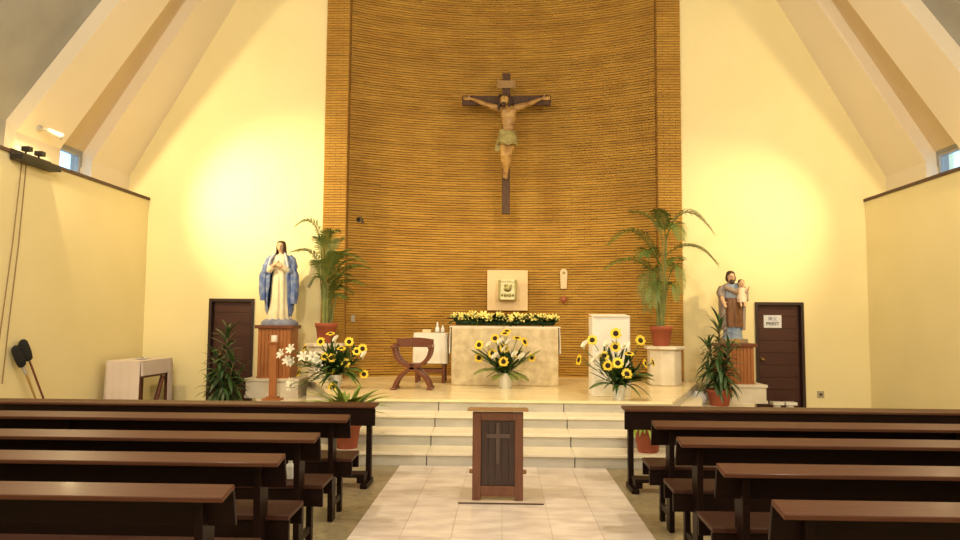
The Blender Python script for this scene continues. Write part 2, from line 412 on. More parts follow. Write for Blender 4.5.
# ---- altar platform with steps
LV = [(.149, 8.084, 3.25, 4.42), (.293, 8.554, 3.0, 4.36), (.434, 9.04, 2.45, 3.48), (.581, 9.53, 2.2, 3.42)]   # z, front y, half width at front, half width at wall
plat = bpy.data.objects.new('altar_platform', None); C.objects.link(plat)
struct(plat, 'stone platform of four broad steps below the altar')
JX = [-2.50, -.84, .80, 2.45]
zprev = 0
for li, (z, y, c, wv) in enumerate(LV):
    e = .03
    yb = YB-.06 if li < 3 else YB+.9
    P = [(-c+e, y+e), (c-e, y+e), (wv-e, YB-.06), (-wv+e, YB-.06)]
    MB().prism(P, 'z', zprev-.002 if li else .001, z-.032).build('core', darkjoint, plat)
    # risers: front slabs and side slabs
    xs = [-c]+[j for j in JX if -c < j < c]+[c]
    for a, b in zip(xs[:-1], xs[1:]):
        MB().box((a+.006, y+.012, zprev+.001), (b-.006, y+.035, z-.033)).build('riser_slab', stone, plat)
    for s in (-1, 1):
        P = [(s*(c-.02), y+.014), (s*(c-.003), y+.014), (s*(wv-.003), YB-.06), (s*(wv-.035), YB-.06)]
        MB().prism(P, 'z', zprev+.001, z-.033).build('riser_slab', stone, plat)
    # treads with a nosing
    if li < 3:
        z2, y2, c2, w2 = LV[li+1]
        for a, b in zip(xs[:-1], xs[1:]):
            P = [(a+.0005, y-.012), (b-.0005, y-.012), (max(-c2, min(c2, b))-.002 if b < c else c2, y2+.03), (max(-c2, min(c2, a))+.002 if a > -c else -c2, y2+.03)]
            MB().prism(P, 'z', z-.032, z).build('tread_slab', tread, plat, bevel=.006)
        for s in (-1, 1):
            P = [(s*(c+.002), y-.012), (s*(wv+.01), YB-.06), (s*(w2-.03), YB-.06), (s*(c2+.002), y2+.03)]
            MB().prism(P, 'z', z-.032, z).build('tread_slab', tread, plat)
    else:
        P = [(-c, y-.012), (c, y-.012), (wv+.01, YB-.06)]
        P += [(PI_IN+.01, YB-.06)]+[arcpt(A0-2*A0*i/16, R) for i in range(17)]+[(-PI_IN-.01, YB-.06)]
        P += [(-wv-.01, YB-.06)]
        MB().prism(P, 'z', z-.032, z).build('floor_slab', platm, plat)
    zprev = z
ZP = .581
# doors
for i, (a, b) in enumerate(DOORS):
    fr = MB(); t = .05
    fr.box((a, YB-.03, 0), (a+t, YB+.24, DH)); fr.box((b-t, YB-.03, 0), (b, YB+.24, DH)); fr.box((a+t, YB-.03, DH-t), (b-t, YB+.24, DH))
    d = struct(fr.build('door_%d' % (i+1), doorf), 'dark reddish wooden door in a dark frame')
    MB().box((a-.1, YB+.24, 0), (b+.1, YB+.27, DH+.1)).build('backing', darkjoint, d)
    lf = MB().box((a+t+.004, YB+.07, .012), (b-t-.004, YB+.10, DH-t-.004)).build('leaf', doorw, d, bevel=.003)
    for q in range(9):
        z0 = .02+q*.215
        MB().box((a+t+.03, YB+.052, z0), (b-t-.03, YB+.071, z0+.207)).build('plank', doorw, lf, bevel=.004)
    hx = a+t+.07 if i == 1 else a+t+.17
    MB().lathe([(.026, 0), (.028, .01), (.012, .014), (.011, .04), (.026, .05), (.028, .07), (.015, .082)], 14).build('handle', brass, d, (hx, YB+.052, .98)).rotation_euler = (PI/2, 0, 0)
# ---- paper sign on the right-hand door
p = at(772.6, 321.5, YB+.05)
sg = thing('paper_sign', 'white paper notice with blue and grey lettering taped to the door', 'sign', p)
MB().box((-.155, 0, -.112), (.155, .003, .112)).build('sheet', paperm, sg)
def text(body, size, loc, mt, parent, name='lettering'):
    cu = bpy.data.curves.new(name, 'FONT'); cu.body = body; cu.size = size; cu.align_x = 'CENTER'; cu.extrude = .0008; cu.offset = .002 if body.isascii() else .0
    cu.materials.append(mt); o = bpy.data.objects.new(name, cu); C.objects.link(o); o.parent = parent
    bpy.context.view_layer.update(); me = bpy.data.meshes.new_from_object(o.evaluated_get(bpy.context.evaluated_depsgraph_get()))
    bpy.data.objects.remove(o); o = bpy.data.objects.new(name, me); C.objects.link(o); o.parent = parent; me.materials.clear(); me.materials.append(mt)
    o.location = loc; o.rotation_euler = (PI/2, 0, 0); return o
text('\u795e\u7236', .080, (0, -.0012, .018), inkb, sg)
text('PRIEST', .078, (0, -.0012, -.065), inkk, sg)

# ------------------------------------------------------------------ pews
PEW_L = 4.6
def rot_box(mb, p0, p1, th, x0, x1):
    """board whose section runs from p0 to p1 in (y,z), thickness th on the right-hand side, between x0 and x1"""
    d = Vector((p1[0]-p0[0], p1[1]-p0[1])).normalized(); n = Vector((-d.y, d.x))*th
    mb.prism([(p0[0], p0[1]), (p1[0], p1[1]), (p1[0]+n.x, p1[1]+n.y), (p0[0]+n.x, p0[1]+n.y)], 'x', x0, x1)
def make_pew(s):
    """aisle end at local x=0, runs to s*PEW_L; y=0 is the top edge of the backrest, +y to the altar"""
    r = thing('church_pew', '', 'pew')
    x0, x1 = sorted((0, s*PEW_L))
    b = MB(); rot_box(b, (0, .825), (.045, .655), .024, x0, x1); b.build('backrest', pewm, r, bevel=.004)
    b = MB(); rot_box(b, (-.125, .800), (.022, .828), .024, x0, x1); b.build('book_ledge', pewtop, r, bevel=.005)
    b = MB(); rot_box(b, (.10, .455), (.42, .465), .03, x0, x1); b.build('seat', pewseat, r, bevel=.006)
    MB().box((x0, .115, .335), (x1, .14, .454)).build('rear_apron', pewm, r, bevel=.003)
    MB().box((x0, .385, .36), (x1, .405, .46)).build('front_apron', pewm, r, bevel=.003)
    for xc in (.15, PEW_L/2, PEW_L-.15):
        a, c = sorted((s*(xc-.02), s*(xc+.02)))
        g = MB()
        g.prism([(-.02, .80), (.03, .80), (.13, .64), (.13, .0), (.02, .0), (.0, .45)], 'x', a, c)
        g.build('rear_leg', pewm, r, bevel=.003)
        MB().box((a, .33, .0), (c, .384, .45)).build('front_leg', pewm, r, bevel=.003)
        MB().box((a+.006, .13, .10), (c-.006, .33, .15)).build('foot_rail', pewm, r, bevel=.003)
    return r
ROWS = {-1: [5.80, 4.85, 4.075, 3.30], 1: [5.66, 4.87, 3.97, 3.17]}
ORD = ['first', 'second', 'third', 'fourth']
SIDE = {-1: 'the blue-mantled statue', 1: 'the child-bearing statue'}
XE = {-1: -1.222, 1: 1.152}
DX = {-1: -1.258, 1: 1.186}
DY = {-1: 7.19, 1: 7.15}
for s in (-1, 1):
    proto = make_pew(s)
    for i, y in enumerate(ROWS[s]):
        o = proto if i == 0 else copy_tree(proto)
        o.location = (XE[s], y, 0)
        tag(o, 'dark varnished wooden pew, %s behind the kneeling desk on the side of %s' % (ORD[i], SIDE[s]), 'pew', 'pews facing the altar')
    # kneeling desk in front of the first pew
    r = thing('kneeling_desk', 'dark wooden kneeling desk before the pews on the side of %s' % SIDE[s], 'desk', (DX[s], DY[s], 0), group='kneeling desks')
    L = 5.0; x0, x1 = sorted((0, s*L))
    b = MB(); rot_box(b, (-.045, .738), (.20, .748), .026, x0, x1); b.build('desk_top', pewtop, r, bevel=.008)
    MB().box((x0, -.025, .565), (x1, .0, .739)).build('front_panel', pewm, r, bevel=.008)
    for xc in (.065, L/2, L-.065):
        a, c = sorted((s*(xc-.026), s*(xc+.026)))
        MB().box((a, .001, .045), (c, .07, .737)).build('leg', pewm, r, bevel=.004)
        MB().box((a-.008, -.24, 0), (c+.008, .12, .045)).build('foot', pewm, r, bevel=.005)
    a, c = sorted((s*.06, s*(L-.06)))
    MB().box((a, -.22, .10), (c, -.04, .135)).build('kneeler_board', pewm, r, bevel=.006)
    for xc in (.10, L/2, L-.10):
        a, c = sorted((s*(xc-.035), s*(xc+.035)))
        MB().box((a, -.21, .046), (c, -.05, .10)).build('kneeler_block', pewm, r)

# ------------------------------------------------------------------ lectern in the aisle
p = ground(497.5, 503.2)
lc = thing('lectern', 'brown wooden lectern with a dark cross panel standing in the marble aisle', 'lectern', (p.x, p.y, .022))
hw = .226; H = .775; dp = .28
for s in (-1, 1):
    a, b = sorted((s*hw, s*(hw-.075)))
    MB().box((a, 0, 0), (b, .035, H)).build('stile', lectm, lc, bevel=.004)
    a, b = sorted((s*hw, s*(hw-.025)))
    MB().box((a, .036, .03), (b, dp, H-.03)).build('side_panel', lectm, lc, bevel=.003)
MB().box((-hw+.076, 0, H-.075), (hw-.076, .035, H)).build('top_rail', lectm, lc, bevel=.003)
MB().box((-hw+.076, 0, .035), (hw-.076, .035, .125)).build('bottom_rail', lectm, lc, bevel=.003)
pn = MB().box((-hw+.07, .022, .12), (hw-.07, .033, H-.07)).build('front_panel', lectp, lc)
for q in range(5):
    x0 = -hw+.08+q*.0615
    MB().box((x0, .0175, .128), (x0+.058, .022, H-.08)).build('slat', lectp, pn, bevel=.002)
crm = mat('panel_cross_wood', (.085, .055, .05), .4)
MB().box((-.014, .006, .32), (.014, .018, H-.10)).build('cross_upright', crm, pn)
MB().box((-.105, .0065, .545), (.105, .0175, .58)).build('cross_bar', crm, pn)
b = MB(); rot_box(b, (-.05, H+.012), (dp+.0, H-.012), .022, -hw-.045, hw+.045); b.build('book_rest', topw, lc, bevel=.004)
MB().box((-hw-.035, .16, .20), (hw+.035, .2, .235)).build('cross_rail', topw, lc, bevel=.004)
pl = thing('floor_plate', 'thin marble plate with a dark edge lying under the lectern', 'plate', (p.x+.03, p.y-.07, .0085))
MB().box((-.375, 0, 0), (.375, .55, .013)).build('slab', mat('plate_marble', (.66, .56, .46), .3, (.58, .48, .39), 5, detail=6), pl)
MB().box((-.375, -.006, 0), (.375, 0, .012)).build('edge_strip', trimd, pl)

# ------------------------------------------------------------------ altar
AY = 11.62
ax0 = at(451, 385, AY).x; ax1 = at(558.5, 385, AY).x; axc = (ax0+ax1)/2; aw = (ax1-ax0)/2
AH = at(505, 326.5, AY).z-ZP
al = thing('altar', 'mottled cream stone altar block with a white cloth over both ends', 'altar', (axc, AY, ZP))
MB().box((-aw, 0, 0), (aw, .75, AH-.02)).build('body', altarm, al, bevel=.02)
cb = MB().box((-aw-.035, .03, AH-.02), (aw+.035, .74, AH))
for s in (-1, 1):
    rings = []
    n = 14
    for zz in (AH-.001, AH-.2, AH-.44):
        rings.append([(s*(aw+.022+.014*math.sin(i*1.9)*(AH-zz)/.4+(.012 if zz < AH-.1 else .004)), .05+.66*i/n, zz) for i in range(n+1)])
    g = [list(r) for r in rings]; back = [[(x-s*.012, y, z) for x, y, z in reversed(r)] for r in rings]
    cb.loft([a+b for a, b in zip(g, back)])
cb.build('altar_cloth', white, al)
tag(al.children[-1], 'white altar cloth hanging over the ends')

# ------------------------------------------------------------------ flowers
def petals_mesh(name, mt, n=16, r0=.022, r1=.076, w=.015, curl=.01):
    m_ = MB()
    for k in range(n):
        a = 2*PI*k/n+random.uniform(-.1, .1); rr = r1*random.uniform(.88, 1.08); d = Vector((math.cos(a), math.sin(a), 0)); sd = Vector((-d.y, d.x, 0))
        pts = [d*r0+Vector((0, 0, .004)), d*(r0*.4+rr*.6)+Vector((0, 0, .012)), d*rr+Vector((0, 0, .012-curl+random.uniform(-.008, .01)))]
        m_.leaf(pts, [w*.7, w, w*.12], sd, .2)
    return m_.mesh(name, mt)
SUN_P = petals_mesh('petal_ring', petal_y)
SUN_D = MB().lathe([(.001, -.008), (.030, -.006), (.036, .004), (.030, .014), (.012, .018), (.001, .018)], 14).mesh('seed_disc', disc_m)
SUN_C = MB().lathe([(.005, -.02), (.02, -.016), (.034, -.004)], 10).mesh('calyx', green_m)
def calla():
    m_ = MB(); rings = []
    for k, (r, z) in enumerate(((.007, 0), (.013, .03), (.022, .06), (.036, .085), (.048, .10))):
        rings.append([(r*math.cos(a)*(1+.25*(k == 4)*math.cos(a)), r*math.sin(a), z+(.045*math.cos(a) if k == 4 else .018*math.cos(a) if k == 3 else 0)) for a in [2*PI*i/12 for i in range(12)]])
    m_.loft(rings, False); return m_.mesh('calla_spathe', petal_w)
CALLA = calla()
SPADIX = MB().tube([(0, 0, .02), (0, 0, .085)], [.006, .004], 6).mesh('spadix', lily_y)
def lily_mesh(name, mt):
    m_ = MB()
    for k in range(6):
        a = PI*k/3; d = Vector((math.cos(a), math.sin(a), 0)); sd = Vector((-d.y, d.x, 0))
        m_.leaf([d*.006, d*.03+Vector((0, 0, .05)), d*.062+Vector((0, 0, .068)), d*.082+Vector((0, 0, .058))], [.008, .02, .016, .002], sd, .2)
    return m_.mesh(name, mt)
LILY_W = lily_mesh('lily_bloom', petal_w); LILY_Y = lily_mesh('lily_bloom_yellow', lily_y)
def blade_mesh(name, mt, L, w, droop, fold=.25, n=7):
    m_ = MB(); pts = []; ws = []
    for i in range(n+1):
        t = i/n; pts.append((L*(t-.12*droop*t*t), 0, L*(.42*t-droop*.75*t*t))); ws.append(w*(math.sin(PI*min(1, .12+t*.88))**.7)*(1 if t < 1 else .08))
    m_.leaf(pts, ws, (0, 1, 0), fold); return m_.mesh(name, mt)
BL_D = [blade_mesh('blade', green_d, .34, .024, d) for d in (.2, .5, .9, 1.25)]
BL_M = [blade_mesh('blade', green_m, .34, .024, d) for d in (.2, .5, .9, 1.2)]
BL_Y = [blade_mesh('blade', green_y, .34, .022, d) for d in (.5, .9, 1.3)]
BROAD = [blade_mesh('broad_leaf', green_d, .30, .042, d) for d in (0, .2, .5)]
def fern_mesh(mt, L=.5, n=22, droop=.5, ll=.11, lw=.006, name='fern_frond', rise=.5):
    m_ = MB(); pts = [Vector((L*(t-.1*t*t), 0, L*(rise*t-droop*t*t))) for t in [i/10 for i in range(11)]]
    m_.tube(pts, [.005*(1-.8*i/10) for i in range(11)], 5)
    for i in range(n):
        t = .12+.88*i/(n-1); q = t*10; k = min(9, int(q)); p = pts[k].lerp(pts[k+1], q-k); tg = (pts[k+1]-pts[k]).normalized()
        l_ = ll*(.35+.65*math.sin(PI*min(1, .1+.9*t)))
        for sd in (-1, 1):
            d = (Vector((0, sd, 0))*.8+tg*.65+Vector((0, 0, .12))).normalized()
            m_.leaf([p, p+d*l_*.5, p+d*l_-Vector((0, 0, l_*.25))], [lw*.6, lw, lw*.1], tg, .1)
    return m_.mesh(name, mt)
FERN = [fern_mesh(green_m, .42, 18, d, .14, .014) for d in (.15, .5)]
FERN_L = [fern_mesh(mat('fern_pale', (.22, .25, .06), .5, rnd=.2), .42, 18, d, .14, .012) for d in (.15, .5)]
def head_quat(d): return Vector(d).normalized().to_track_quat('Z', 'Y')
def arrangement(name, label, base, vase_h, vase_r, Y, suns, callas, lilies, blades, ferns, broad, yspread=.22):
    r = thing(name, label, 'flowers', base, group='sunflower arrangements before the altar')
    vz = MB().lathe([(vase_r*.72, 0), (vase_r*.80, vase_h*.1), (vase_r*.92, vase_h*.6), (vase_r, vase_h*.96), (vase_r*1.04, vase_h), (vase_r*.9, vase_h), (vase_r*.86, vase_h*.85), (.002, vase_h*.84)], 22)
    vz.build('vase', ceram, r)
    mouth = Vector((0, 0, vase_h*.9))
    st = MB(); base = Vector(base)
    def stem(h, nl=4):
        pts = bezier(mouth+Vector((h.x*.08, h.y*.1, 0)), mouth+(h-mouth)*.5+Vector((0, 0, .05)), h, 6); st.tube(pts, .005, 5)
        for q in range(nl):
            t = random.uniform(.15, .8); k = int(t*6); tg = (pts[k+1]-pts[k]).normalized()
            d = tg+Vector((random.uniform(-.75, .75), random.uniform(-.75, .2), random.uniform(-.35, .35)))
            src = random.choice(BROAD+BL_M[:2]+BL_D[:2])
            inst(src, 'leaf', r, pts[k], d.to_track_quat('X', 'Z'), random.uniform(.45, .8))
    def place(px, py):
        p = at(px, py, Y); h = p-base
        rad = abs(h.x)/.6
        h.y = -yspread*max(.1, 1-rad*rad)*random.uniform(.5, 1.1); 
        # keep the picture position while moving the head in depth
        q = at(px, py, base.y+h.y)-base; return q
    for (px, py, kind) in suns:
        h = place(px, py); stem(h-Vector((0, 0, .01)))
        if kind == 'f': d = Vector((h.x*.9+random.uniform(-.15, .15), -1, .25+random.uniform(-.15, .25)))
        elif kind == 'u': d = Vector((h.x*.5, -.35, 1))
        else: d = Vector((kind, -.45, .3))
        fl = inst(SUN_P, 'sunflower', r, h, head_quat(d), random.uniform(.92, 1.1))
        inst(SUN_D, 'seed_disc', fl); inst(SUN_C, 'calyx', fl)
    for (px, py) in callas:
        h = place(px, py); stem(h)
        c = inst(CALLA, 'calla_lily', r, h, head_quat((h.x*.8+random.uniform(-.3, .3), -.75, .8)), 1.05); inst(SPADIX, 'spadix', c)
    for (px, py) in lilies:
        h = place(px, py); stem(h)
        inst(LILY_W, 'white_lily', r, h, head_quat((h.x*.9+random.uniform(-.4, .4), -.9, .5)), 1.15)
    for (ang, tilt, sc, v) in blades:
        q = Euler((0, -tilt, ang)); inst((BL_D+BL_M)[v % 8], 'blade', r, mouth+Vector((math.cos(ang)*.02, math.sin(ang)*.02, 0)), q, sc)
    for (ang, tilt, sc, v, pale) in ferns:
        inst((FERN_L if pale else FERN)[v % 2], 'fern_frond', r, mouth, Euler((0, -tilt, ang)), sc)
    for (ang, tilt, sc, v) in broad:
        inst(BROAD[v % 3], 'broad_leaf', r, mouth, Euler((0, -tilt, ang)), sc)
    st.build('stems', stem_g, r)
    return r
def fan(n, lo, hi, sc, t0=.1, t1=1.0):
    return [(-PI/2+random.uniform(lo, hi), random.uniform(t0, t1), sc*random.uniform(.75, 1.2), random.randrange(8)) for _ in range(n)]
def z440(pts, ox, oy, k): return [(ox+p[0]/k, oy+p[1]/k)+tuple(p[2:]) for p in pts]
YA = 11.25
b = at(505.5, 387, YA); b.z = ZP
arrangement('sunflower_arrangement', 'sunflowers and white callas in a white pot standing before the altar block', b, .235, .135, YA-.1,
    z440([(151,327,'f'),(212,302,'f'),(150,377,'f'),(202,360,'f'),(247,340,'f'),(245,392,'f'),(297,302,'u'),(325,316,.6),(353,377,'f'),(300,362,'f'),(258,275,'u'),(250,285,'u')], 440, 260, 3.854),
    z440([(186,342),(262,332),(250,358),(208,386),(306,388),(281,380),(228,330)], 440, 260, 3.854), [],
    fan(40, -2.3, 2.3, 1.05, .2, 1.2),
    [(-PI+.15, .25, 1.5, 0, 0), (-PI+.05, .35, 1.45, 0, 0), (-PI+.35, .05, 1.3, 1, 1), (-.1, .25, 1.5, 0, 1), (-.2, .4, 1.2, 0, 0), (-.4, -.2, 1.0, 1, 1), (-2.6, -.1, .9, 0, 1), (-.75, -.1, .9, 1, 1), (-2.2, -.2, .8, 1, 1), (-1.0, -.2, .8, 1, 1)],
    fan(12, -1.9, 1.9, .85, .5, 1.2))
YR = 9.72
b = at(619, 400, YR); b.z = ZP
arrangement('sunflower_arrangement', 'sunflowers and white callas in a white pot before the cloth-draped stand', b, .20, .095, YR-.05,
    z440([(247,127,'f'),(120,163,'f'),(245,200,'f'),(380,165,'f'),(185,247,'f'),(258,287,'f'),(205,300,'f'),(320,237,'u'),(307,345,'f'),(50,270,-1.2),(405,290,.8),(445,283,1.0)], 570, 310, 5.4),
    z440([(75,212),(195,208),(280,218),(155,268),(135,292)], 570, 310, 5.4), [],
    fan(50, -2.2, 2.2, 1.25, .1, 1.3), [(-.55, .35, 1.25, 1, 0), (.1, .2, 1.2, 1, 0), (-PI+.1, -.05, 1.0, 1, 0)],
    fan(14, -1.9, 1.9, 1.15, .5, 1.25))
YL = 11.0
b = at(335, 392, YL); b.z = ZP
arrangement('sunflower_arrangement', 'tall sunflowers mixed with white lilies beside the blue-mantled statue', b, .20, .11, YL-.05,
    z440([(247,117,'f'),(300,75,'u'),(400,118,'f'),(358,155,'u'),(440,170,'f'),(472,155,'f'),(267,197,'f'),(305,205,'f'),(380,232,'f'),(295,273,'f'),(480,293,'f'),(310,365,'f'),(160,150,-.9),(130,285,-.8)], 275, 320, 5.4),
    z440([(262,320),(325,125),(475,210)], 275, 320, 5.4),
    z440([(95,165),(45,190),(100,235),(230,230),(205,205),(155,205),(95,345),(100,365),(245,255),(75,225)], 275, 320, 5.4),
    fan(64, -2.2, 2.2, 1.45, .2, 1.3), [(-PI+.2, .3, 1.3, 1, 0), (-PI+.6, .1, 1.2, 0, 0), (-.3, .2, 1.2, 1, 0), (-.5, .0, 1.0, 1, 1)],
    fan(18, -2.0, 2.0, 1.25, .5, 1.2))

# garland along the altar's front edge
ga = thing('garland', 'long garland of pale yellow lilies and dark leaves on the altar top', 'garland', (axc, AY+.16, ZP+AH))
GL = [blade_mesh('garland_leaf', green_d, .17, .028, d) for d in (.2, .6, 1.0)]
gx = aw-.03
MB().tube([(-gx+.03, .01, .06), (gx-.03, .01, .06)], .045, 8).build('foam_core', green_d, ga)
for k in range(220):
    x = -gx+2*gx*(k+.5)/220
    inst(GL[k % 3], 'leaf', ga, (x, random.uniform(-.07, .04), random.uniform(.04, .13)), Euler((random.uniform(-.5, .5), -random.uniform(-.25, .5), random.uniform(-2.9, -.2))), random.uniform(.7, 1.1))
for k in range(34):
    x = -gx+2*gx*(k+.5)/34+random.uniform(-.02, .02)
    inst(LILY_Y, 'lily', ga, (x, random.uniform(-.06, .02), random.uniform(.105, .15)), head_quat((random.uniform(-.6, .6), random.uniform(-1, -.2), random.uniform(.2, .9))), random.uniform(.85, 1.2))

# ------------------------------------------------------------------ tabernacle, plaque, lamp, hooks on the apse wall
def apse_y(x): return CY+math.sqrt(R*R-(x-SH)**2)-.03
p0 = at(487, 311, 13.5); p1 = at(528, 269, 13.5); xc = (p0.x+p1.x)/2; zc = (p0.z+p1.z)/2; hs = (p1.x-p0.x)/2
tb = thing('tabernacle', 'square cream panel with a small gilded tabernacle box on the brick wall', 'tabernacle', (xc, apse_y(xc)-.11, zc))
MB().box((-hs, 0, -hs), (hs, .12, hs)).build('panel', tabm, tb, bevel=.006)
h2 = hs*.45
bx = MB().box((-h2, -.16, -h2*1.1), (h2, 0, h2*1.1)).build('box', silver, tb, bevel=.012)
for a, b in (((-h2, -h2*1.1), (-h2*.78, h2*1.1)), ((h2*.78, -h2*1.1), (h2, h2*1.1)), ((-h2*.78, h2*.86), (h2*.78, h2*1.1)), ((-h2*.78, -h2*1.1), (h2*.78, -h2*.86))):
    MB().box((a[0], -.185, a[1]), (b[0], -.16, b[1])).build('rim', silver if abs(b[0]-a[0]) > .1 else silverd, bx, bevel=.006)
rl = MB(); rl.ell((0, -.165, .02), (.075, .02, .06)); rl.ell((-.03, -.165, .08), (.04, .015, .03)); rl.tube([(.03, -.17, .03), (.07, -.175, .07), (.06, -.17, .10)], .014, 6)
for q in range(5): rl.ell((-.10+q*.05, -.165, -.10), (.022, .015, .035 if q % 2 else .025))
rl.build('relief', silverd, bx)
p = at(564, 278.5, 13.5)
pq = thing('wall_plaque', 'narrow pale round-topped plaque mounted on the brick wall', 'plaque', (p.x, apse_y(p.x)-.035, p.z))
prof = [(-.055, -.19), (.055, -.19), (.07, .12)]+[(.07*math.cos(a), .12+.07*math.sin(a)) for a in [PI*i/10 for i in range(1, 10)]]+[(-.07, .12)]
MB().prism(prof, 'y', 0, .04).build('board', plaqm, pq, bevel=.004)
MB().lathe([(.022, 0), (.022, .012), (.012, .014), (.002, .012)], 12).build('boss', silverd, pq, (0, .001, .115)).rotation_euler = (PI/2, 0, 0)
p = at(564, 299.5, 13.45)
sl = thing('sanctuary_lamp', 'small dull red glass sanctuary lamp below the pale plaque', 'lamp', (p.x, apse_y(p.x)-.07, p.z))
MB().lathe([(.02, -.07), (.045, -.05), (.06, .0), (.055, .06), (.05, .06), (.05, .0), (.03, -.04)], 16).build('glass', redg, sl)
MB().box((-.012, .04, -.02), (.012, .075, .02)).build('bracket', dmetal, sl)
p = at(358.5, 220.5, 13.1)
hk = thing('wall_hook', 'small dark metal hook fixed to the brick wall', 'hook', (p.x, apse_y(p.x)+.005, p.z))
MB().box((-.03, -.012, -.03), (.03, .02, .03)).build('plate', dmetal, hk)
MB().tube(bezier((-.02, -.01, .02), (.08, -.12, .08), (.10, -.1, -.06), 8), .022, 8).build('arm', dmetal, hk)
p = at(353.5, 318.5, 13.1)
tag(MB().box((-.035, -.012, -.06), (.035, .02, .06)).build('wall_switch', wmetal, loc=(p.x, apse_y(p.x)+.0, p.z), bevel=.004), 'small pale switch plate on the brick wall near the palm', 'switch')
p = at(820.5, 394.5, YB)
so = thing('wall_socket', 'small grey wall socket low on the cream wall beside the door', 'socket', (p.x, YB, p.z))
MB().box((-.06, -.012, -.06), (.06, 0, .06)).build('cover', switchm, so, bevel=.004)
MB().box((-.025, -.016, -.02), (.025, -.012, .02)).build('insert', trimd, so)

# ------------------------------------------------------------------ crucifix
YC = 13.22
cc = at(506, 100, YC)
S = YC/720*1.0
def cl_(px, py, dy=0.0):                     # pixel on the cross plane -> local
    q = at(px, py, YC+dy)-cc; return Vector((q.x, dy, q.z))
cx = thing('crucifix', 'large dark wooden crucifix with a painted figure high on the brick wall', 'crucifix', cc)
vt = cl_(506.5, 73); vb = cl_(505.3, 214)
MB().box((vt.x-.075, 0, vb.z), (vt.x+.075, .09, vt.z)).build('upright', crossw, cx, bevel=.012)
hl = cl_(462, 100); hr = cl_(551, 100)
MB().box((hl.x, -.012, -.10), (hr.x, .075, .085)).build('crossbeam', crossw, cx, bevel=.012)
sp = MB(); rot_box(sp, (-.03, .215), (-.035, .36), .012, -.14, .15); sp.build('title_board', mat('parchment', (.32, .19, .075), .6), cx, bevel=.004)
for dx in (-.15, .16):
    MB().tube([(dx, -.04, .2), (dx, -.04, .375)], .022, 8).build('scroll', MATS['parchment'], cx)
MB().box((-.03, .09, -.6), (.03, apse_y(0)-YC+.0, -.5)).build('wall_bracket', dmetal, cx)
MB().box((-.03, .09, .3), (.03, apse_y(0)-YC+.0, .4)).build('wall_bracket', dmetal, cx)
J = {}
J['head'] = cl_(504.5, 99.5, -.20); J['neck'] = cl_(507, 107, -.12); J['chest'] = cl_(508.5, 114, -.13); J['waist'] = cl_(508.5, 127, -.12); J['pelvis'] = cl_(507.5, 137, -.14)
J['shl'] = cl_(500.5, 109, -.11); J['shr'] = cl_(515.5, 108, -.11); J['ell'] = cl_(486, 104.5, -.10); J['elr'] = cl_(529, 104, -.10)
J['hal'] = cl_(471, 98.5, -.055); J['har'] = cl_(542, 98.5, -.055)
J['hpl'] = cl_(504, 139, -.13); J['hpr'] = cl_(511.5, 139, -.13); J['knl'] = cl_(503.8, 155, -.26); J['knr'] = cl_(508.8, 154, -.27)
J['ftl'] = cl_(504.7, 171, -.10); J['ftr'] = cl_(506.3, 172, -.12); J['tol'] = cl_(504.3, 177, -.17); J['tor'] = cl_(506.3, 178, -.19)
bd = MB()
def limb(pts, rad, n=10):
    bd.tube(pts, rad, n)
    for p_, r_ in zip(pts, rad): bd.ell(p_, r_, 10)
V = Vector
bd.ell(J['chest'], (.155, .10, .17)); bd.ell(J['chest']+V((-.06, -.05, .04)), (.08, .05, .06)); bd.ell(J['chest']+V((.07, -.05, .04)), (.08, .05, .06))
bd.ell((J['chest']+J['waist'])/2, (.13, .085, .16)); bd.ell(J['waist'], (.115, .08, .12)); bd.ell(J['pelvis'], (.135, .10, .12))
limb([J['chest']+V((0, .02, .10)), J['neck'], J['head']+V((.01, .05, -.04))], [.075, .055, .05])
bd.ell(J['head'], (.082, .10, .115)); bd.ell(J['head']+V((-.015, -.03, -.065)), (.055, .06, .055))
bd.ell(J['head']+V((-.012, -.105, -.01)), (.014, .022, .028))
for sx in (-1, 1): bd.ell(J['head']+V((sx*.085, .01, 0)), (.014, .025, .032))
for q in 'lr':
    limb([J['sh'+q], J['sh'+q].lerp(J['el'+q], .5), J['el'+q]], [.066, .058, .043])
    limb([J['el'+q], J['el'+q].lerp(J['ha'+q], .35), J['ha'+q].lerp(J['el'+q], .1)], [.043, .044, .028])
    sx = -1 if q == 'l' else 1
    h = J['ha'+q]; bd.ell(h+V((sx*.045, 0, 0)), (.055, .022, .042))
    for i in range(4):
        a = h+V((sx*.085, -.004, .030-.02*i)); b1 = a+V((sx*.045, -.022, .004)); b2 = b1+V((sx*.012, -.038, -.01))
        limb([a, b1, b2], [.0125, .0115, .010], 6)
    a = h+V((sx*.03, -.01, .035)); limb([a, a+V((sx*.03, -.025, .035)), a+V((sx*.06, -.045, .03))], [.014, .0125, .011], 6)
    limb([J['hp'+q], J['hp'+q].lerp(J['kn'+q], .5), J['kn'+q]], [.098, .085, .06])
    limb([J['kn'+q], J['kn'+q].lerp(J['ft'+q], .3), J['ft'+q]], [.06, .064, .036])
    limb([J['ft'+q], J['ft'+q].lerp(J['to'+q], .6), J['to'+q]], [.040, .040, .026])
body = bd.build('figure', cskin, cx, remesh=.011)
tag(body, 'painted figure with outstretched arms')
hm = MB(); h = J['head']
hm.ell(h+V((.01, .035, .035)), (.098, .10, .10)); hm.ell(h+V((-.085, .02, -.06)), (.03, .05, .10)); hm.ell(h+V((.09, .02, -.05)), (.032, .05, .10))
hm.ell(h+V((-.015, -.06, -.105)), (.048, .05, .05)); hm.ell(h+V((-.10, .0, -.15)), (.028, .04, .06))
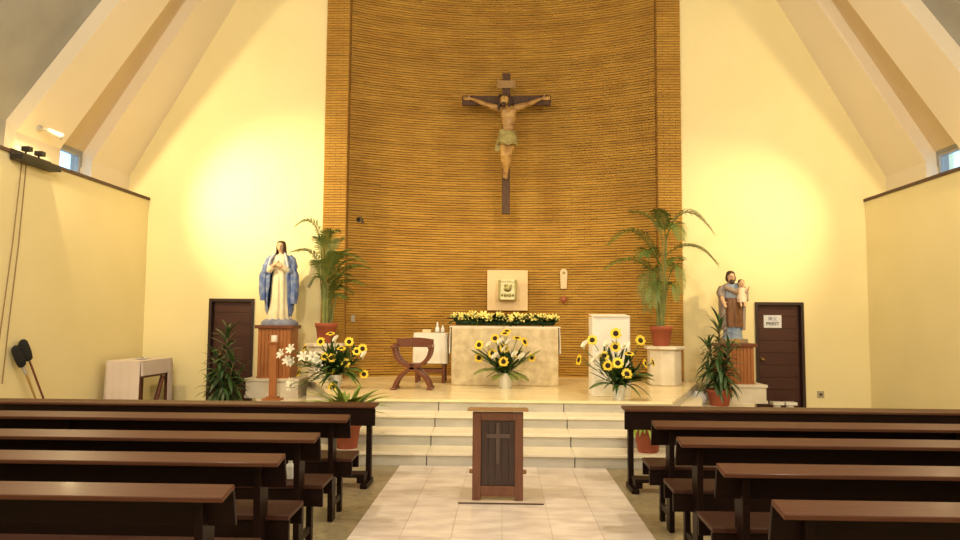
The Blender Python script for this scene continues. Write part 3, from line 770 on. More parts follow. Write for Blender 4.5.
for k in range(14):
    a = 2*PI*k/14; hm.ell(h+V((.098*math.cos(a), .0+.11*math.sin(a), .06)), (.03, .03, .022), 8)
hm.build('hair', hairm, body, remesh=.011)
lm = MB(); rings = []
for k, zz in enumerate((.10, .04, -.03, -.10, -.17)):
    rings.append([J['pelvis']+V(((.155+.02*k*.5)*math.cos(a)*(1+.05*math.sin(a*9+k)), (.125+.01*k)*math.sin(a)*(1+.05*math.sin(a*7+k))-.02*k*(k > 1), zz+.025*math.sin(a*2+.6)+(.02*math.sin(5*a) if k == 4 else 0))) for a in [2*PI*i/36 for i in range(36)]])
lm.loft(rings)
kn = cl_(499, 142, -.18); lm.ell(kn, (.06, .05, .055))
for i in range(3): lm.tube([kn+V((.02-.02*i, 0, 0)), kn+V((-.02*i, -.03, -.08)), kn+V((-.01-.025*i, -.01, -.17))], [.025, .03, .022], 7, .5)
lm.build('loincloth', loin, body)

# ------------------------------------------------------------------ statues on pedestals
def pedestal(name, label, x, y, z0, z1, w_, d_):
    r = thing(name, label, 'pedestal', (x, y, z0), group='statue pedestals')
    H = z1-z0
    MB().box((-w_/2+.02, 0, .0), (w_/2-.02, d_, H-.06)).build('body', pedw, r, bevel=.004)
    n = 9
    for k in range(n):
        a = -w_/2+.02+(w_-.04)*k/n
        MB().box((a+.005, -.014, .03), (a+(w_-.04)/n-.005, .0, H-.062)).build('slat', pedw, r, bevel=.003)
    MB().box((-w_/2+.015, -.02, 0), (w_/2-.015, 0, .03)).build('plinth_strip', pedw, r)
    MB().box((-w_/2-.03, -.05, H-.06), (w_/2+.03, d_+.01, H)).build('cap', pedd, r, bevel=.006)
    return r
def stone_base(label, x0, x1, y0, y1, z0, z1):
    r = thing('stone_base', label, 'plinth', ((x0+x1)/2, y0, z0), group='stone bases under the statues')
    w_ = (x1-x0)/2; D = y1-y0; H = z1-z0
    MB().box((-w_+.02, .02, 0), (w_-.02, D, H-.05)).build('block', plinthm, r, bevel=.006)
    MB().box((-w_, 0, H-.05), (w_, D, H)).build('top_slab', plinthm, r, bevel=.008)
    MB().box((-w_+.005, .004, 0), (w_-.005, .02, .05)).build('skirting', plinthm, r)
ZS = .293
YS = 12.42
mp_ = at(279, 325, YS); jp_ = at(733, 343, YS)
stone_base('pale stone block under the pedestal of the blue-mantled statue', mp_.x-.46, mp_.x+.47, 12.08, 12.84, ZS, .62)
stone_base('pale stone block under the pedestal of the child-bearing statue', jp_.x-.44, jp_.x+.45, 12.08, 12.84, ZS, .60)
pedestal('statue_pedestal', 'tall orange-brown wooden pedestal under the blue-mantled statue', mp_.x, 12.18, .62, mp_.z, .60, .46)
pedestal('statue_pedestal', 'orange-brown wooden pedestal under the child-bearing statue', jp_.x, 12.18, .60, jp_.z, .57, .46)

def ringpts(cx_, cy_, z, rx, ry, folds=0, amp=0, ph=0, n=48, front=0):
    out = []
    for i in range(n):
        a = 2*PI*i/n; k = 1+amp*math.sin(folds*a+ph)+amp*.5*math.sin((folds*1.7)*a+ph*2.3)
        out.append((cx_+rx*k*math.cos(a), cy_+ry*k*math.sin(a), z))
    return out
def shell(rings, th=.012):
    """open drape: each ring is an open list of points; gives thickness inwards (towards the z axis)"""
    full = []
    for r in rings:
        inner = []
        for x, y, z in reversed(r):
            l = math.hypot(x, y) or 1; inner.append((x-x/l*th, y-y/l*th, z))
        full.append(list(r)+inner)
    return MB().loft(full, True)
def hand(mb, c, d, s=1.0, sx=1, spread=V((0, 0, 1))):
    c = Vector(c); d = Vector(d).normalized(); sp_ = (spread-d*spread.dot(d)).normalized(); nrm = d.cross(sp_)
    mb.ell(c, (.03*s, .03*s, .03*s), 8); mb.ell(c+d*.03*s, (.03*s, .028*s, .03*s), 8)
    for i, L in enumerate((.062, .07, .066, .052)):
        a = c+d*.045*s+sp_*(.021-.014*i)*s; mb.tube([a, a+d*L*.55*s+nrm*.004*s, a+d*L*s-nrm*.012*s*sx], [.0085*s, .0078*s, .0065*s], 6)
    a = c+sp_*.026*s; mb.tube([a, a+(d*.6+sp_*.7)*.035*s, a+(d+sp_*.5)*.05*s], [.010*s, .009*s, .007*s], 6)
FACES = []
def face(mb, h, s=1.0, yaw=0):
    FACES.append((Vector(h), s, yaw))
    M3 = Matrix.Rotation(yaw, 3, 'Z'); q = lambda x, y, z: Vector(h)+M3 @ Vector((x*s, y*s, z*s))
    mb.ell(h, (.072*s, .088*s, .105*s), 16); mb.ell(q(0, -.025, -.055), (.052*s, .055*s, .05*s))
    mb.tube([q(0, -.082, .02), q(0, -.104, -.018), q(0, -.086, -.026)], [.009*s, .015*s, .012*s], 8)
    mb.ell(q(0, -.082, -.05), (.02*s, .010*s, .007*s)); mb.ell(q(0, -.080, -.060), (.017*s, .011*s, .008*s))
    for e in (-1, 1):
        mb.ell(q(e*.028, -.078, .012), (.013*s, .009*s, .007*s), 8); mb.tube([q(e*.012, -.086, .03), q(e*.032, -.084, .034), q(e*.05, -.07, .026)], .006*s, 6)
        mb.ell(q(e*.073, .0, -.005), (.010*s, .02*s, .026*s), 8)
# --- statue in the blue mantle (front = -y)
HM = at(279, 241, YS).z-mp_.z
ma = thing('mary_statue', '', 'statue', (mp_.x, YS, mp_.z)); ma.name = 'robed_statue'
tag(ma, 'painted statue of a woman in a cream robe and blue mantle on its pedestal', 'statue')
k_ = HM/1.60
bs = MB(); bs.loft([[(x*1.05, y, z) for x, y, z in ringpts(0, 0, z, r1, r2, 7, .03, z*9, 32)] for z, r1, r2 in ((0, .30, .22), (.05, .30, .22), (.09, .25, .19), (.12, .16, .13))]); bs.build('base', baseb, ma)
def prof_robe(z): pass
rb = MB()
rb.loft([ringpts(.01*(z > .3), cy_, z*k_, rx, ry, 11, am*1.5, z*1.5, 72) for z, rx, ry, am, cy_ in (
    (.09, .20, .15, .085, -.02), (.16, .185, .145, .08, -.02), (.35, .165, .135, .07, -.01), (.55, .155, .13, .06, 0), (.75, .150, .13, .045, 0), (.90, .145, .12, .03, 0),
    (1.00, .135, .11, .012, 0), (1.10, .155, .12, .01, 0), (1.22, .175, .115, .006, 0), (1.30, .145, .09, 0, .005), (1.345, .07, .065, 0, .01))])
rb.build('robe', robe_c, ma)
fg = MB(); hd = (0.0, -.015, 1.495*k_)
fg.tube([(0, .01, 1.28*k_), (0, 0, 1.36*k_), (0, -.005, 1.44*k_)], [.06, .045, .045], 10); face(fg, hd, .92, .15)
hand(fg, (-.055, -.17, 1.13*k_), (.75, -.1, .55), 1.0, 1, V((0, -.3, 1))); hand(fg, (.06, -.185, 1.10*k_), (-.75, -.15, .5), 1.0, -1, V((0, -.3, 1)))
fg.tube([(-.15, -.10, 1.07*k_), (-.06, -.165, 1.125*k_)], [.04, .03], 8); fg.tube([(.15, -.10, 1.04*k_), (.065, -.18, 1.095*k_)], [.04, .03], 8)
def eyes(fig):
    h, sc, yaw = FACES[-1]; M3 = Matrix.Rotation(yaw, 3, 'Z')
    for e in (-1, 1): MB().ell(h+M3 @ Vector((e*.028*sc, -.0845*sc, .014*sc)), (.012*sc, .007*sc, .006*sc), 8).build('eye', hairm, fig)
    MB().ell(h+M3 @ Vector((0, -.090*sc, -.054*sc)), (.019*sc, .006*sc, .006*sc), 8).build('lips', mat('lips', (.38, .10, .07), .5), fig)
eyes(fg.build('figure', skin, ma, remesh=.0075))
for sx in (-1, 1):
    slv = MB(); slb = MB()
    slv.tube([(sx*.185, -.09, 1.01*k_), (sx*.14, -.125, 1.045*k_), (sx*.09, -.155, 1.09*k_)], [.05, .056, .048], 12)
    slb.tube([(sx*.15, .015, 1.30*k_), (sx*.195, .01, 1.24*k_), (sx*.235, -.03, 1.10*k_), (sx*.225, -.07, 1.0*k_), (sx*.17, -.11, 1.025*k_)], [.05, .07, .076, .08, .07], 12)
    slb.build('mantle_arm', mantle_b, ma); slv.build('sleeve', robe_c, ma)
hr_ = MB(); hr_.loft([[( (.086*c_)*sc, .018+(.10*s_)*sc*1.0, z*k_) for c_, s_ in [(math.cos(-.9+ (PI+1.8)*i/20), math.sin(-.9+(PI+1.8)*i/20)) for i in range(21)]]+[((.074*c_)*sc, .018+(.088*s_)*sc, z*k_) for c_, s_ in [(math.cos(-.9+(PI+1.8)*i/20), math.sin(-.9+(PI+1.8)*i/20)) for i in reversed(range(21))]] for z, sc in ((1.34, 1.15), (1.42, 1.05), (1.50, 1.0), (1.555, .88))])
hr_.ell((0, .012, 1.56*k_), (.076, .09, .045)); hr_.build('hair', hairm, ma)
# mantle: open at the front, hanging from the shoulders over the arms
rings = []
for z, rx, ry, op, am in ((1.345, .10, .10, .9, .0), (1.29, .185, .13, .62, .01), (1.20, .235, .15, .50, .02), (1.05, .275, .17, .50, .03), (.90, .285, .18, .55, .045), (.75, .275, .18, .62, .05), (.60, .262, .18, .72, .055), (.42, .250, .18, .80, .055), (.30, .24, .18, .95, .06), (.14, .20, .17, 1.35, .06)):
    n = 44; r_ = []
    for i in range(n+1):
        a = -PI/2+op+(2*PI-2*op)*i/n; kk = 1+am*math.sin(13*a+z*2)
        r_.append((rx*kk*math.cos(a), ry*kk*math.sin(a)+.01, z*k_))
    rings.append(r_)
mtl = shell(rings, .014)
# the two long falls of cloth from the forearms
for sx, zl in ((-1, .46), (1, .40)):
    rr = []
    for z, w_, dx in ((1.06, .06, .235), (.95, .075, .262), (.8, .075, .27), (.62, .07, .268), (zl, .05, .262)):
        rr.append([(sx*(dx+w_*math.cos(a)*(1+.18*math.sin(4*a+z*3))), -.06+.07*math.sin(a)*(1+.18*math.sin(5*a)), z*k_) for a in [2*PI*i/18 for i in range(18)]])
    mtl.loft(rr)
mtl.build('mantle', mantle_b, ma)
vl = MB()
for sx in (-1, 1):
    vl.tube([(sx*.085, -.05, 1.36*k_), (sx*.14, -.125, 1.24*k_), (sx*.175, -.14, 1.08*k_)], [.018, .024, .02], 8)
vl.build('mantle_edge', mantle_l, ma)

# --- statue carrying a child
HJ = at(733, 270.5, YS).z-jp_.z
js = thing('robed_statue', 'painted statue of a bearded man in a brown cloak carrying a child', 'statue', (jp_.x, YS, jp_.z))
k_ = HJ/1.36
MB().box((-.20, -.17, 0), (.20, .17, .075)).build('base', mat('joseph_base', (.34, .27, .16), .6, (.26, .20, .12), 7), js, bevel=.01)
MB().box((-.07, -.178, .012), (.07, -.17, .062)).build('name_plate', brass, js)
tn = MB(); tn.loft([ringpts(0, 0, z*k_, rx, ry, 10, am, z*2) for z, rx, ry, am in ((.075, .165, .125, .09), (.16, .15, .12, .08), (.4, .14, .115, .06), (.7, .14, .11, .03), (.95, .165, .11, .01), (1.06, .165, .10, 0), (1.12, .08, .07, 0))]); tn.build('tunic', tunic_g, js)
rings = []
for z, rx, ry, op, am in ((.27, .185, .15, -.10, .07), (.42, .19, .15, -.1, .06), (.6, .185, .15, -.1, .055), (.76, .185, .145, .05, .04)):
    r_ = []; n = 44
    for i in range(n+1):
        a = -PI/2-.75+ (2*PI-1.2)*i/n*.999; kk = 1+am*math.sin(12*a+z*5)
        r_.append((rx*kk*math.cos(a), ry*kk*math.sin(a), (z+.05*math.cos(a)*(z < .3))*k_))
    rings.append(r_)
bc = MB(); bc.loft([ringpts(-.01, -.01, z*k_, rx, ry, 9, am*1.5, z*3, 72) for z, rx, ry, am in ((.30, .168, .14, .07), (.45, .168, .142, .06), (.62, .165, .142, .05), (.76, .165, .135, .03), (.84, .15, .12, .01))]); bc.build('brown_wrap', cloak_br, js)
gc = shell([[(rx*(1+am*math.sin(11*a))*math.cos(a), ry*(1+am*math.sin(11*a))*math.sin(a)+.005, z*k_) for a in [-.75+(PI+1.5)*i/36 for i in range(37)]] for z, rx, ry, am in ((.24, .20, .16, .06), (.45, .21, .165, .05), (.7, .222, .165, .04), (.9, .225, .15, .02), (1.05, .195, .12, .01), (1.12, .10, .085, 0))], .014)
gc.build('cloak', cloak_g, js)
jf = MB(); face(jf, (-.02, -.01, 1.235*k_), .9, .1); jf.tube([(0, .01, 1.06*k_), (-.01, .0, 1.16*k_)], [.055, .05], 10)
hand(jf, (.07, -.17, .80*k_), (.7, -.1, .35), .95, 1, V((0, 0, 1))); hand(jf, (-.19, -.13, .76*k_), (.25, -.3, -.7), .95, 1, V((1, 0, 0)))
jf.tube([(-.205, -.07, .86*k_), (-.19, -.125, .775*k_)], [.034, .028], 8); jf.tube([(.16, -.10, .80*k_), (.075, -.165, .80*k_)], [.036, .028], 8)
eyes(jf.build('figure', skin, js, remesh=.0075))
js2 = MB()
js2.tube([(-.17, 0, 1.04*k_), (-.215, -.02, .94*k_), (-.21, -.07, .85*k_)], [.055, .06, .048], 12); js2.tube([(.17, 0, 1.04*k_), (.215, -.02, .92*k_), (.19, -.09, .81*k_), (.13, -.13, .80*k_)], [.055, .06, .055, .045], 12)
js2.tube([(-.14, -.09, 1.03*k_), (0, -.125, .96*k_), (.12, -.12, .88*k_)], [.04, .045, .04], 10)
js2.build('sleeves', mat('tan_sleeves', (.36, .24, .13), .55, (.26, .22, .22), 7), js)
hb = MB(); hh = V((-.02, -.01, 1.235*k_))
hb.ell(hh+V((0, .02, .04)), (.078, .085, .075)); hb.ell(hh+V((-.065, .02, -.02)), (.022, .05, .06)); hb.ell(hh+V((.065, .02, -.02)), (.022, .05, .06)); hb.ell(hh+V((0, -.06, -.085)), (.045, .04, .05)); hb.ell(hh+V((0, .05, -.02)), (.07, .05, .09))
hb.build('hair_and_beard', hairm, js, remesh=.009)
ct = MB(); ct.loft([ringpts(.115, -.125+dy_, z*k_, rx, ry, 8, .04, z*3, 28) for z, rx, ry, dy_ in ((.76, .075, .06, -.03), (.84, .078, .065, -.01), (.93, .072, .055, 0), (1.0, .07, .05, 0), (1.04, .035, .03, 0))])
ct.tube([(.165, -.13, 1.0*k_), (.20, -.155, .955*k_), (.205, -.18, .985*k_)], [.026, .026, .022], 8); ct.tube([(.065, -.13, 1.0*k_), (.04, -.165, .95*k_), (.035, -.2, .97*k_)], [.026, .026, .022], 8)
ch = ct.build('child', child_t, js)
cf = MB(); face(cf, (.115, -.13, 1.105*k_), .68, .1); cf.tube([(.115, -.125, 1.02*k_), (.115, -.128, 1.07*k_)], .028, 8)
hand(cf, (.205, -.19, .995*k_), (.2, -.4, .8), .55, 1, V((1, 0, 0))); hand(cf, (.033, -.21, .98*k_), (-.1, -.7, .5), .55, 1, V((1, 0, 0)))
cf.tube([(.115, -.127, 1.06*k_), (.115, -.13, .90*k_), (.115, -.155, .80*k_)], [.03, .05, .045], 10)
cf.tube([(.115, -.127, .99*k_), (.165, -.13, 1.0*k_), (.20, -.155, .955*k_), (.205, -.185, .985*k_)], .018, 8)
cf.tube([(.115, -.127, .99*k_), (.065, -.13, 1.0*k_), (.04, -.165, .95*k_), (.034, -.205, .975*k_)], .018, 8)
for sx in (-.03, .03): cf.tube([(.115+sx*.6, -.155, .80*k_), (.115+sx, -.17, .79*k_), (.115+sx, -.195, .70*k_), (.115+sx, -.225, .675*k_)], [.03, .026, .02, .014], 8)
cf.build('child_figure', skin, ch, remesh=.006)
chh = MB(); chh.ell((.115, -.115, 1.13*k_), (.056, .06, .055)); chh.build('child_hair', hairm, ch)

# ------------------------------------------------------------------ chair by the altar
p = ground(411.5, 390, ZP)
CHS = .87
chx = thing('folding_armchair', 'dark red-brown wooden cross-frame armchair standing beside the altar', 'chair', (p.x, p.y, ZP))
hw = .31; SD = .40
for yy in (0, .13, .27, SD):
    for sx in (-1, 1):
        fr = bez3([(sx*hw, yy, .02), (sx*.27, yy, .22), (sx*.10, yy, .33), (0, yy, .37)], 10)+bez3([(0, yy, .37), (-sx*.12, yy, .42), (-sx*.30, yy, .46), (-sx*.315, yy, .72)], 10)[1:]
        MB().ribbon(fr, .045 if yy in (0, SD) else .03, .058, (0, 1, 0)).build('cross_frame', chairw, chx, bevel=.006)
for sx in (-1, 1):
    MB().box((sx*hw-.05, -.05, 0), (sx*hw+.05, SD+.05, .035)).build('foot', chairw, chx, bevel=.01)
    MB().tube([(sx*.315, -.09, .735), (sx*.315, .1, .745), (sx*.315, SD+.03, .74)], [.036, .033, .033], 10).build('armrest', chairw, chx)
    MB().ell((sx*.315, -.085, .733), .043, 12).build('arm_scroll', chairw, chx)
pts = [(x, SD+.02+.05*math.cos(x*4.5), .80) for x in [-.33+.66*i/12 for i in range(13)]]
bkm = MB(); rr = []
for (x, y, z), t in zip(pts, [i/12 for i in range(13)]):
    h = .075+.03*math.sin(PI*t); rr.append([(x, y-.012, z-.085), (x, y+.012, z-.085), (x, y+.012, z-.02+h), (x, y-.012, z-.02+h)])
bkm.loft(rr, smooth=False).build('backrest', chairw, chx, bevel=.005)
for q in range(7):
    MB().box((-.235, .01+q*.055, .425), (.235, .055+q*.055, .445)).build('seat_slat', chairw, chx, bevel=.004)

chx.scale = (CHS,)*3
# ------------------------------------------------------------------ credence table beside the altar
YCR = 11.98
a = at(414.5, 333, YCR); b = at(445.5, 382, YCR)
cw = (b.x-a.x)
ct_ = thing('credence_table', 'small wooden side table under a white cloth beside the altar', 'table', (a.x, YCR, ZP))
TH = a.z-ZP
for x in (.04, cw-.04):
    for y in (.04, .42): MB().box((x-.025, y-.025, 0), (x+.025, y+.025, TH-.03)).build('leg', chairw, ct_, bevel=.003)
MB().box((.04, .02, .17), (cw-.04, .06, .23)).build('stretcher', chairw, ct_)
MB().box((.04, .40, .17), (cw-.04, .44, .23)).build('stretcher', chairw, ct_)
MB().box((0, 0, TH-.03), (cw, .46, TH-.004)).build('table_top', chairw, ct_)
def skirt(mb, x0, x1, y0, y1, z0, z1, th=.008, amp=.012, ends=(0, 0)):
    """closed cloth box skirt with soft folds at the bottom"""
    per = []
    n = 12
    for i in range(n): per.append((x0+(x1-x0)*i/n, y0))
    for i in range(n): per.append((x1, y0+(y1-y0)*i/n))
    for i in range(n): per.append((x1-(x1-x0)*i/n, y1))
    for i in range(n): per.append((x0, y1-(y1-y0)*i/n))
    cxm, cym = (x0+x1)/2, (y0+y1)/2; rings = []
    for z, kz in ((z1, 0), ((z0+z1)/2, .6), (z0, 1)):
        rings.append([(x+(x-cxm)/abs(x1-x0)*2*(kz*(amp+amp*math.sin(i*1.7))), y+(y-cym)/abs(y1-y0)*2*(kz*(amp+amp*math.sin(i*1.7))), z) for i, (x, y) in enumerate(per)])
    mb.loft(rings, False)
    mb.add([(x0, y0, z1), (x1, y0, z1), (x1, y1, z1), (x0, y1, z1)], [(0, 1, 2, 3)])
ck = MB(); skirt(ck, -.012, cw+.012, -.012, .472, TH-.50, TH+.004); tag(ck.build('tablecloth', white, loc=(a.x, YCR, ZP)), 'white cloth hanging over the side table beside the altar', 'tablecloth')
zt = ZP+TH+.005
p = at(427, 332, YCR+.2); tag(MB().box((-.07, -.06, 0), (.07, .06, .055)).build('small_box', tabm, loc=(p.x, YCR+.2, zt), bevel=.006), 'small tan box on the white-clothed side table', 'box')
p = at(438.5, 330, YCR+.2)
cr = thing('cruet', 'small glass cruet on a silver tray on the side table', 'cruet', (p.x, YCR+.2, zt))
MB().lathe([(.03, 0), (.04, .02), (.035, .07), (.014, .10), (.018, .13), (.010, .16), (.002, .18)], 14).build('bottle', clear, cr, (-.02, 0, .01))
MB().lathe([(.028, 0), (.034, .02), (.03, .06), (.013, .085), (.016, .10), (.002, .12)], 14).build('bottle', clear, cr, (.07, .02, .01))
MB().lathe([(.10, 0), (.115, .008), (.115, .011), (.002, .008)], 20).build('tray', wmetal, cr, (.02, 0, 0))

# ------------------------------------------------------------------ cloth-draped stand
YSN = 10.1
a = at(592.5, 396, YSN); b = at(630, 317, YSN); sw = b.x-a.x; STH = b.z-ZP
sd = thing('draped_stand', 'tall narrow stand covered by a white cloth to the ground', 'stand', (a.x, YSN, ZP))
MB().box((.03, .03, 0), (sw-.03, .38, STH-.03)).build('stand', chairw, sd)
sk = MB(); rr = []
nn = 60
for z, kz in ((STH, 0), (STH*.96, .15), (STH*.6, .6), (.004, 1)):
    r_ = []
    for i in range(nn):
        t = i/nn*4; sdv = int(t); u = t-sdv
        x, y = ((sw*u, 0), (sw, .42*u), (sw*(1-u), .42), (0, .42*(1-u)))[sdv]
        f_ = kz*(.007*math.sin(i*1.5)+.004)
        nx, ny = ((0, -1), (1, 0), (0, 1), (-1, 0))[sdv]
        r_.append((x+nx*f_, y+ny*f_, z))
    rr.append(r_)
sk.loft(rr, True); sk.build('cloth', white, sd)
rt = MB(); rot_box(rt, (-.02, STH+.002), (.42, STH+.03), .012, .0, sw); rt.build('cloth_top', white, sd)

# ------------------------------------------------------------------ plinths with palms
def plinth(label, x, y):
    r = thing('plant_plinth', label, 'plinth', (x, y, ZP), group='palm plinths')
    n = 8; q = [(.26*math.cos(PI/8+2*PI*i/n)/math.cos(PI/8), .26*math.sin(PI/8+2*PI*i/n)/math.cos(PI/8)) for i in range(n)]
    MB().prism(q, 'z', .0, .59).build('drum', plinthm, r, bevel=.02)
    MB().prism([(p_[0]*1.2, p_[1]*1.2) for p_ in q], 'z', .59, .64).build('top_slab', plinthm, r, bevel=.008)
    return r
def pot_mb(r, h): return MB().lathe([(r*.68, 0), (r*.74, h*.05), (r*.92, h*.78), (r*1.0, h*.79), (r*1.04, h*.98), (r*1.0, h), (r*.88, h), (r*.86, h*.82)], 24)
def frond_mesh(pts, ll, n):
    m_ = MB(); N_ = len(pts)-1
    m_.tube(pts, [.010*(1-.8*i/N_) for i in range(N_+1)], 5)
    for i in range(n):
        t = .16+.84*i/(n-1); q = t*N_; k = min(N_-1, int(q)); p = pts[k].lerp(pts[k+1], q-k); tg = (pts[k+1]-pts[k]).normalized()
        sdv = tg.cross(Vector((0, 0, 1)))
        sdv = sdv.normalized() if sdv.length > .05 else Vector((0, 1, 0))
        up = sdv.cross(tg)
        l_ = ll*(.30+.70*math.sin(PI*min(1, .12+.86*t)))*random.uniform(.85, 1.1)
        for sd in (-1, 1):
            d = (sdv*sd*.75+tg*.60+up*.25).normalized(); drp = Vector((0, 0, -l_*random.uniform(.25, .5)))
            m_.leaf([p, p+d*l_*.55+drp*.15, p+d*l_+drp], [.004, .0075, .001], tg, .15)
    return m_.mesh('frond', palm_g)
def palm(label, base, r0, h0, canes, fronds, Y, ll=.30):
    """canes: (foot x,y, lean x,y, height); fronds: picture points of root, bend and tip plus depth of bend and tip"""
    r = thing('potted_palm', label, 'plant', base, group='potted palms'); base = Vector(base)
    pot_mb(r0, h0).build('pot', terra, r)
    MB().lathe([(.002, h0*.84), (r0*.86, h0*.84), (r0*.85, h0*.86), (.002, h0*.88)], 20).build('soil', soil, r)
    for (dx, dy, lx, ly, hh) in canes:
        pts = bezier((dx, dy, h0*.8), (dx+lx*.3, dy+ly*.3, h0+hh*.6), (dx+lx, dy+ly, h0+hh), 6)
        MB().tube(pts, [.022-.010*i/6 for i in range(7)], 8).build('cane', cane_g, r)
    for (a, b, c, dm, dt) in fronds:
        A = at(*a, Y)-base; B = at(*b, Y+dm)-base; D = at(*c, Y+dt)-base
        ctl = B*2-(A+D)/2
        foot = Vector((A.x*.3, 0, h0*.9))
        pts = [foot.lerp(A, t) for t in (0, .5)]+bezier(A, ctl, D, 12)
        L = (D-A).length
        o = inst(frond_mesh(bezier(A, ctl, D, 12), min(ll, .38*L+.05), int(18+L*30)), 'frond', r)
        MB().tube([foot, foot.lerp(A, .6)+Vector((0, 0, .02)), A], [.012, .011, .010], 6).build('petiole', cane_g, o)
    return r
YP = 12.12
def zz(pts, ox, oy, k): return [tuple((ox+q[0]/k, oy+q[1]/k) for q in f[:3])+(f[3], f[4]) for f in pts]
pr_ = at(664.5, 385, YP); plinth('pale octagonal stone plinth under the palm near the cloth-draped stand', pr_.x, YP)
b = (at(661.5, 350, YP).x, YP, ZP+.641)
palm('tall feathery palm in a terracotta pot on the plinth near the cloth-draped stand', b, .185, .33,
     [(-.03, 0, .02, 0, 1.0), (.04, .03, .06, .0, .8), (.0, -.04, -.07, -.03, .7), (-.05, .02, -.03, .03, .9)],
     zz([((240,130),(310,45),(405,115),-.1,-.2), ((235,200),(330,165),(420,230),-.2,-.3), ((225,150),(190,75),(110,40),.1,.15), ((212,230),(130,115),(32,160),-.15,-.3), ((207,275),(120,215),(22,245),-.2,-.35),
         ((235,130),(225,70),(205,35),-.2,-.4), ((242,300),(275,235),(292,330),-.2,-.3), ((215,300),(182,255),(172,395),-.2,-.3), ((235,260),(262,215),(300,215),.1,.2), ((225,330),(195,300),(190,380),-.25,-.4), ((240,140),(265,85),(290,140),-.3,-.5), ((240,330),(262,300),(275,360),-.1,-.2), ((222,240),(180,180),(160,200),-.3,-.5)], 600, 200, 3.6), YP)
pl_ = at(325, 385, YP)
plinth('pale octagonal stone plinth under the palm near the blue-mantled statue', pl_.x, YP)
b = (pl_.x, YP, ZP+.641)
palm('bushy feathery palm in a terracotta pot near the blue-mantled statue', b, .185, .34,
     [(-.03, 0, -.03, 0, .8), (.05, .03, .05, .0, .7), (.02, -.04, .02, -.05, .6), (-.06, .02, -.06, .03, .65), (.08, 0, .1, 0, .5)],
     zz([((185,170),(150,62),(78,66),-.1,-.2), ((178,270),(140,192),(55,188),-.1,-.2), ((200,210),(215,115),(258,98),-.1,-.2), ((230,290),(285,205),(385,240),-.1,-.2), ((235,340),(305,262),(395,262),-.2,-.3),
         ((225,350),(270,255),(335,225),.0,.1), ((222,390),(285,325),(375,335),-.2,-.3), ((208,300),(192,160),(160,128),-.2,-.3), ((195,330),(168,300),(132,345),-.1,-.1), ((215,425),(255,380),(292,395),-.2,-.3), ((220,260),(245,160),(275,135),.1,.2),
         ((215,330),(235,230),(262,190),-.3,-.5), ((215,360),(260,300),(310,300),-.3,-.5), ((205,350),(185,260),(170,230),-.3,-.5), ((220,300),(255,220),(310,180),.05,.1), ((225,400),(260,350),(330,375),-.1,-.2)], 280, 210, 4.5), YP, .26)

# ------------------------------------------------------------------ dracaenas and step plants
DR = [blade_mesh('leaf', green_d, .46, .034, d, .2, 8) for d in (.55, .85, 1.15, 1.4)]
def dracaena(label, base, r0, h0, H, spread, n=80):
    r = thing('potted_dracaena', label, 'plant', base, group='potted dracaenas')
    pot_mb(r0, h0).build('pot', terra, r)
    MB().lathe([(.002, h0*.84), (r0*.86, h0*.84), (r0*.85, h0*.86), (.002, h0*.88)], 18).build('soil', soil, r)
    stems = [(0, 0, .02, .0, H), (-.05, .03, -spread*.5, .05, H*.72), (.05, -.02, spread*.5, -.05, H*.68), (0, -.05, -.03, -.14, H*.5), (.02, .05, .12, .08, H*.45), (-.03, -.02, -.16, -.05, H*.42)]
    for (dx, dy, lx, ly, hh) in stems:
        top = Vector((dx+lx, dy+ly, hh)); pts = bezier((dx, dy, h0*.8), (dx, dy, hh*.6), top, 5)
        MB().tube(pts, .016, 7).build('stem', mat('dracaena_stem', (.13, .10, .05), .8), r)
        m_ = int(n/6*(.7+.5*hh/H))
        for k in range(m_):
            t = k/(m_-1); zv = .34+.66*t; q = zv*5; i = min(4, int(q)); p_ = pts[i].lerp(pts[i+1], q-i)
            az = k*2.4+random.uniform(-.3, .3); tilt = -.1+1.15*t**2+random.uniform(-.15, .15)
            inst(DR[min(3, max(0, int((1-t)*3.2+random.uniform(-.4, .6))))], 'leaf', r, p_, Euler((random.uniform(-.3, .3), -tilt, az)), random.uniform(.75, 1.05)*(1-.25*t))
    return r
p = ground(719.5, 405.5, ZS)
dracaena('leafy dark green dracaena in a terracotta pot beside the stone block', p, .20, .26, 1.30, .17, 170)
p = at(224, 400, 11.7); p.z = 0
dracaena('leafy dark green dracaena in a terracotta pot before the plain dark door', p, .20, .28, 1.36, .24, 180)
SP = [blade_mesh('leaf', green_y, .42, .028, d, .2, 7) for d in (.7, 1.05, 1.35)]
def step_plant(label, px, py, H, sc, n):
    p = ground(px, py, .149); p.y = 8.32; r = thing('potted_spider_plant', label, 'plant', (at(px, py, 8.32).x, 8.32, .149), group='low plants on the steps')
    pot_mb(.16, .30).build('pot', terra, r)
    MB().lathe([(.002, .25), (.145, .25), (.14, .26), (.002, .265)], 18).build('soil', soil, r)
    for k in range(n):
        inst(SP[k % 3], 'leaf', r, (random.uniform(-.06, .06), random.uniform(-.06, .06), .25), Euler((random.uniform(-.2, .2), -random.uniform(H-.35, H+.25), k*2.4)), sc*random.uniform(.8, 1.1))
step_plant('lime green spider plant in a terracotta pot on the step near the white lilies', 347, 445, 1.05, 1.5, 64)
step_plant('low lime green plant in a terracotta pot on the step near the cloth-draped stand', 648, 450, .15, .75, 22)

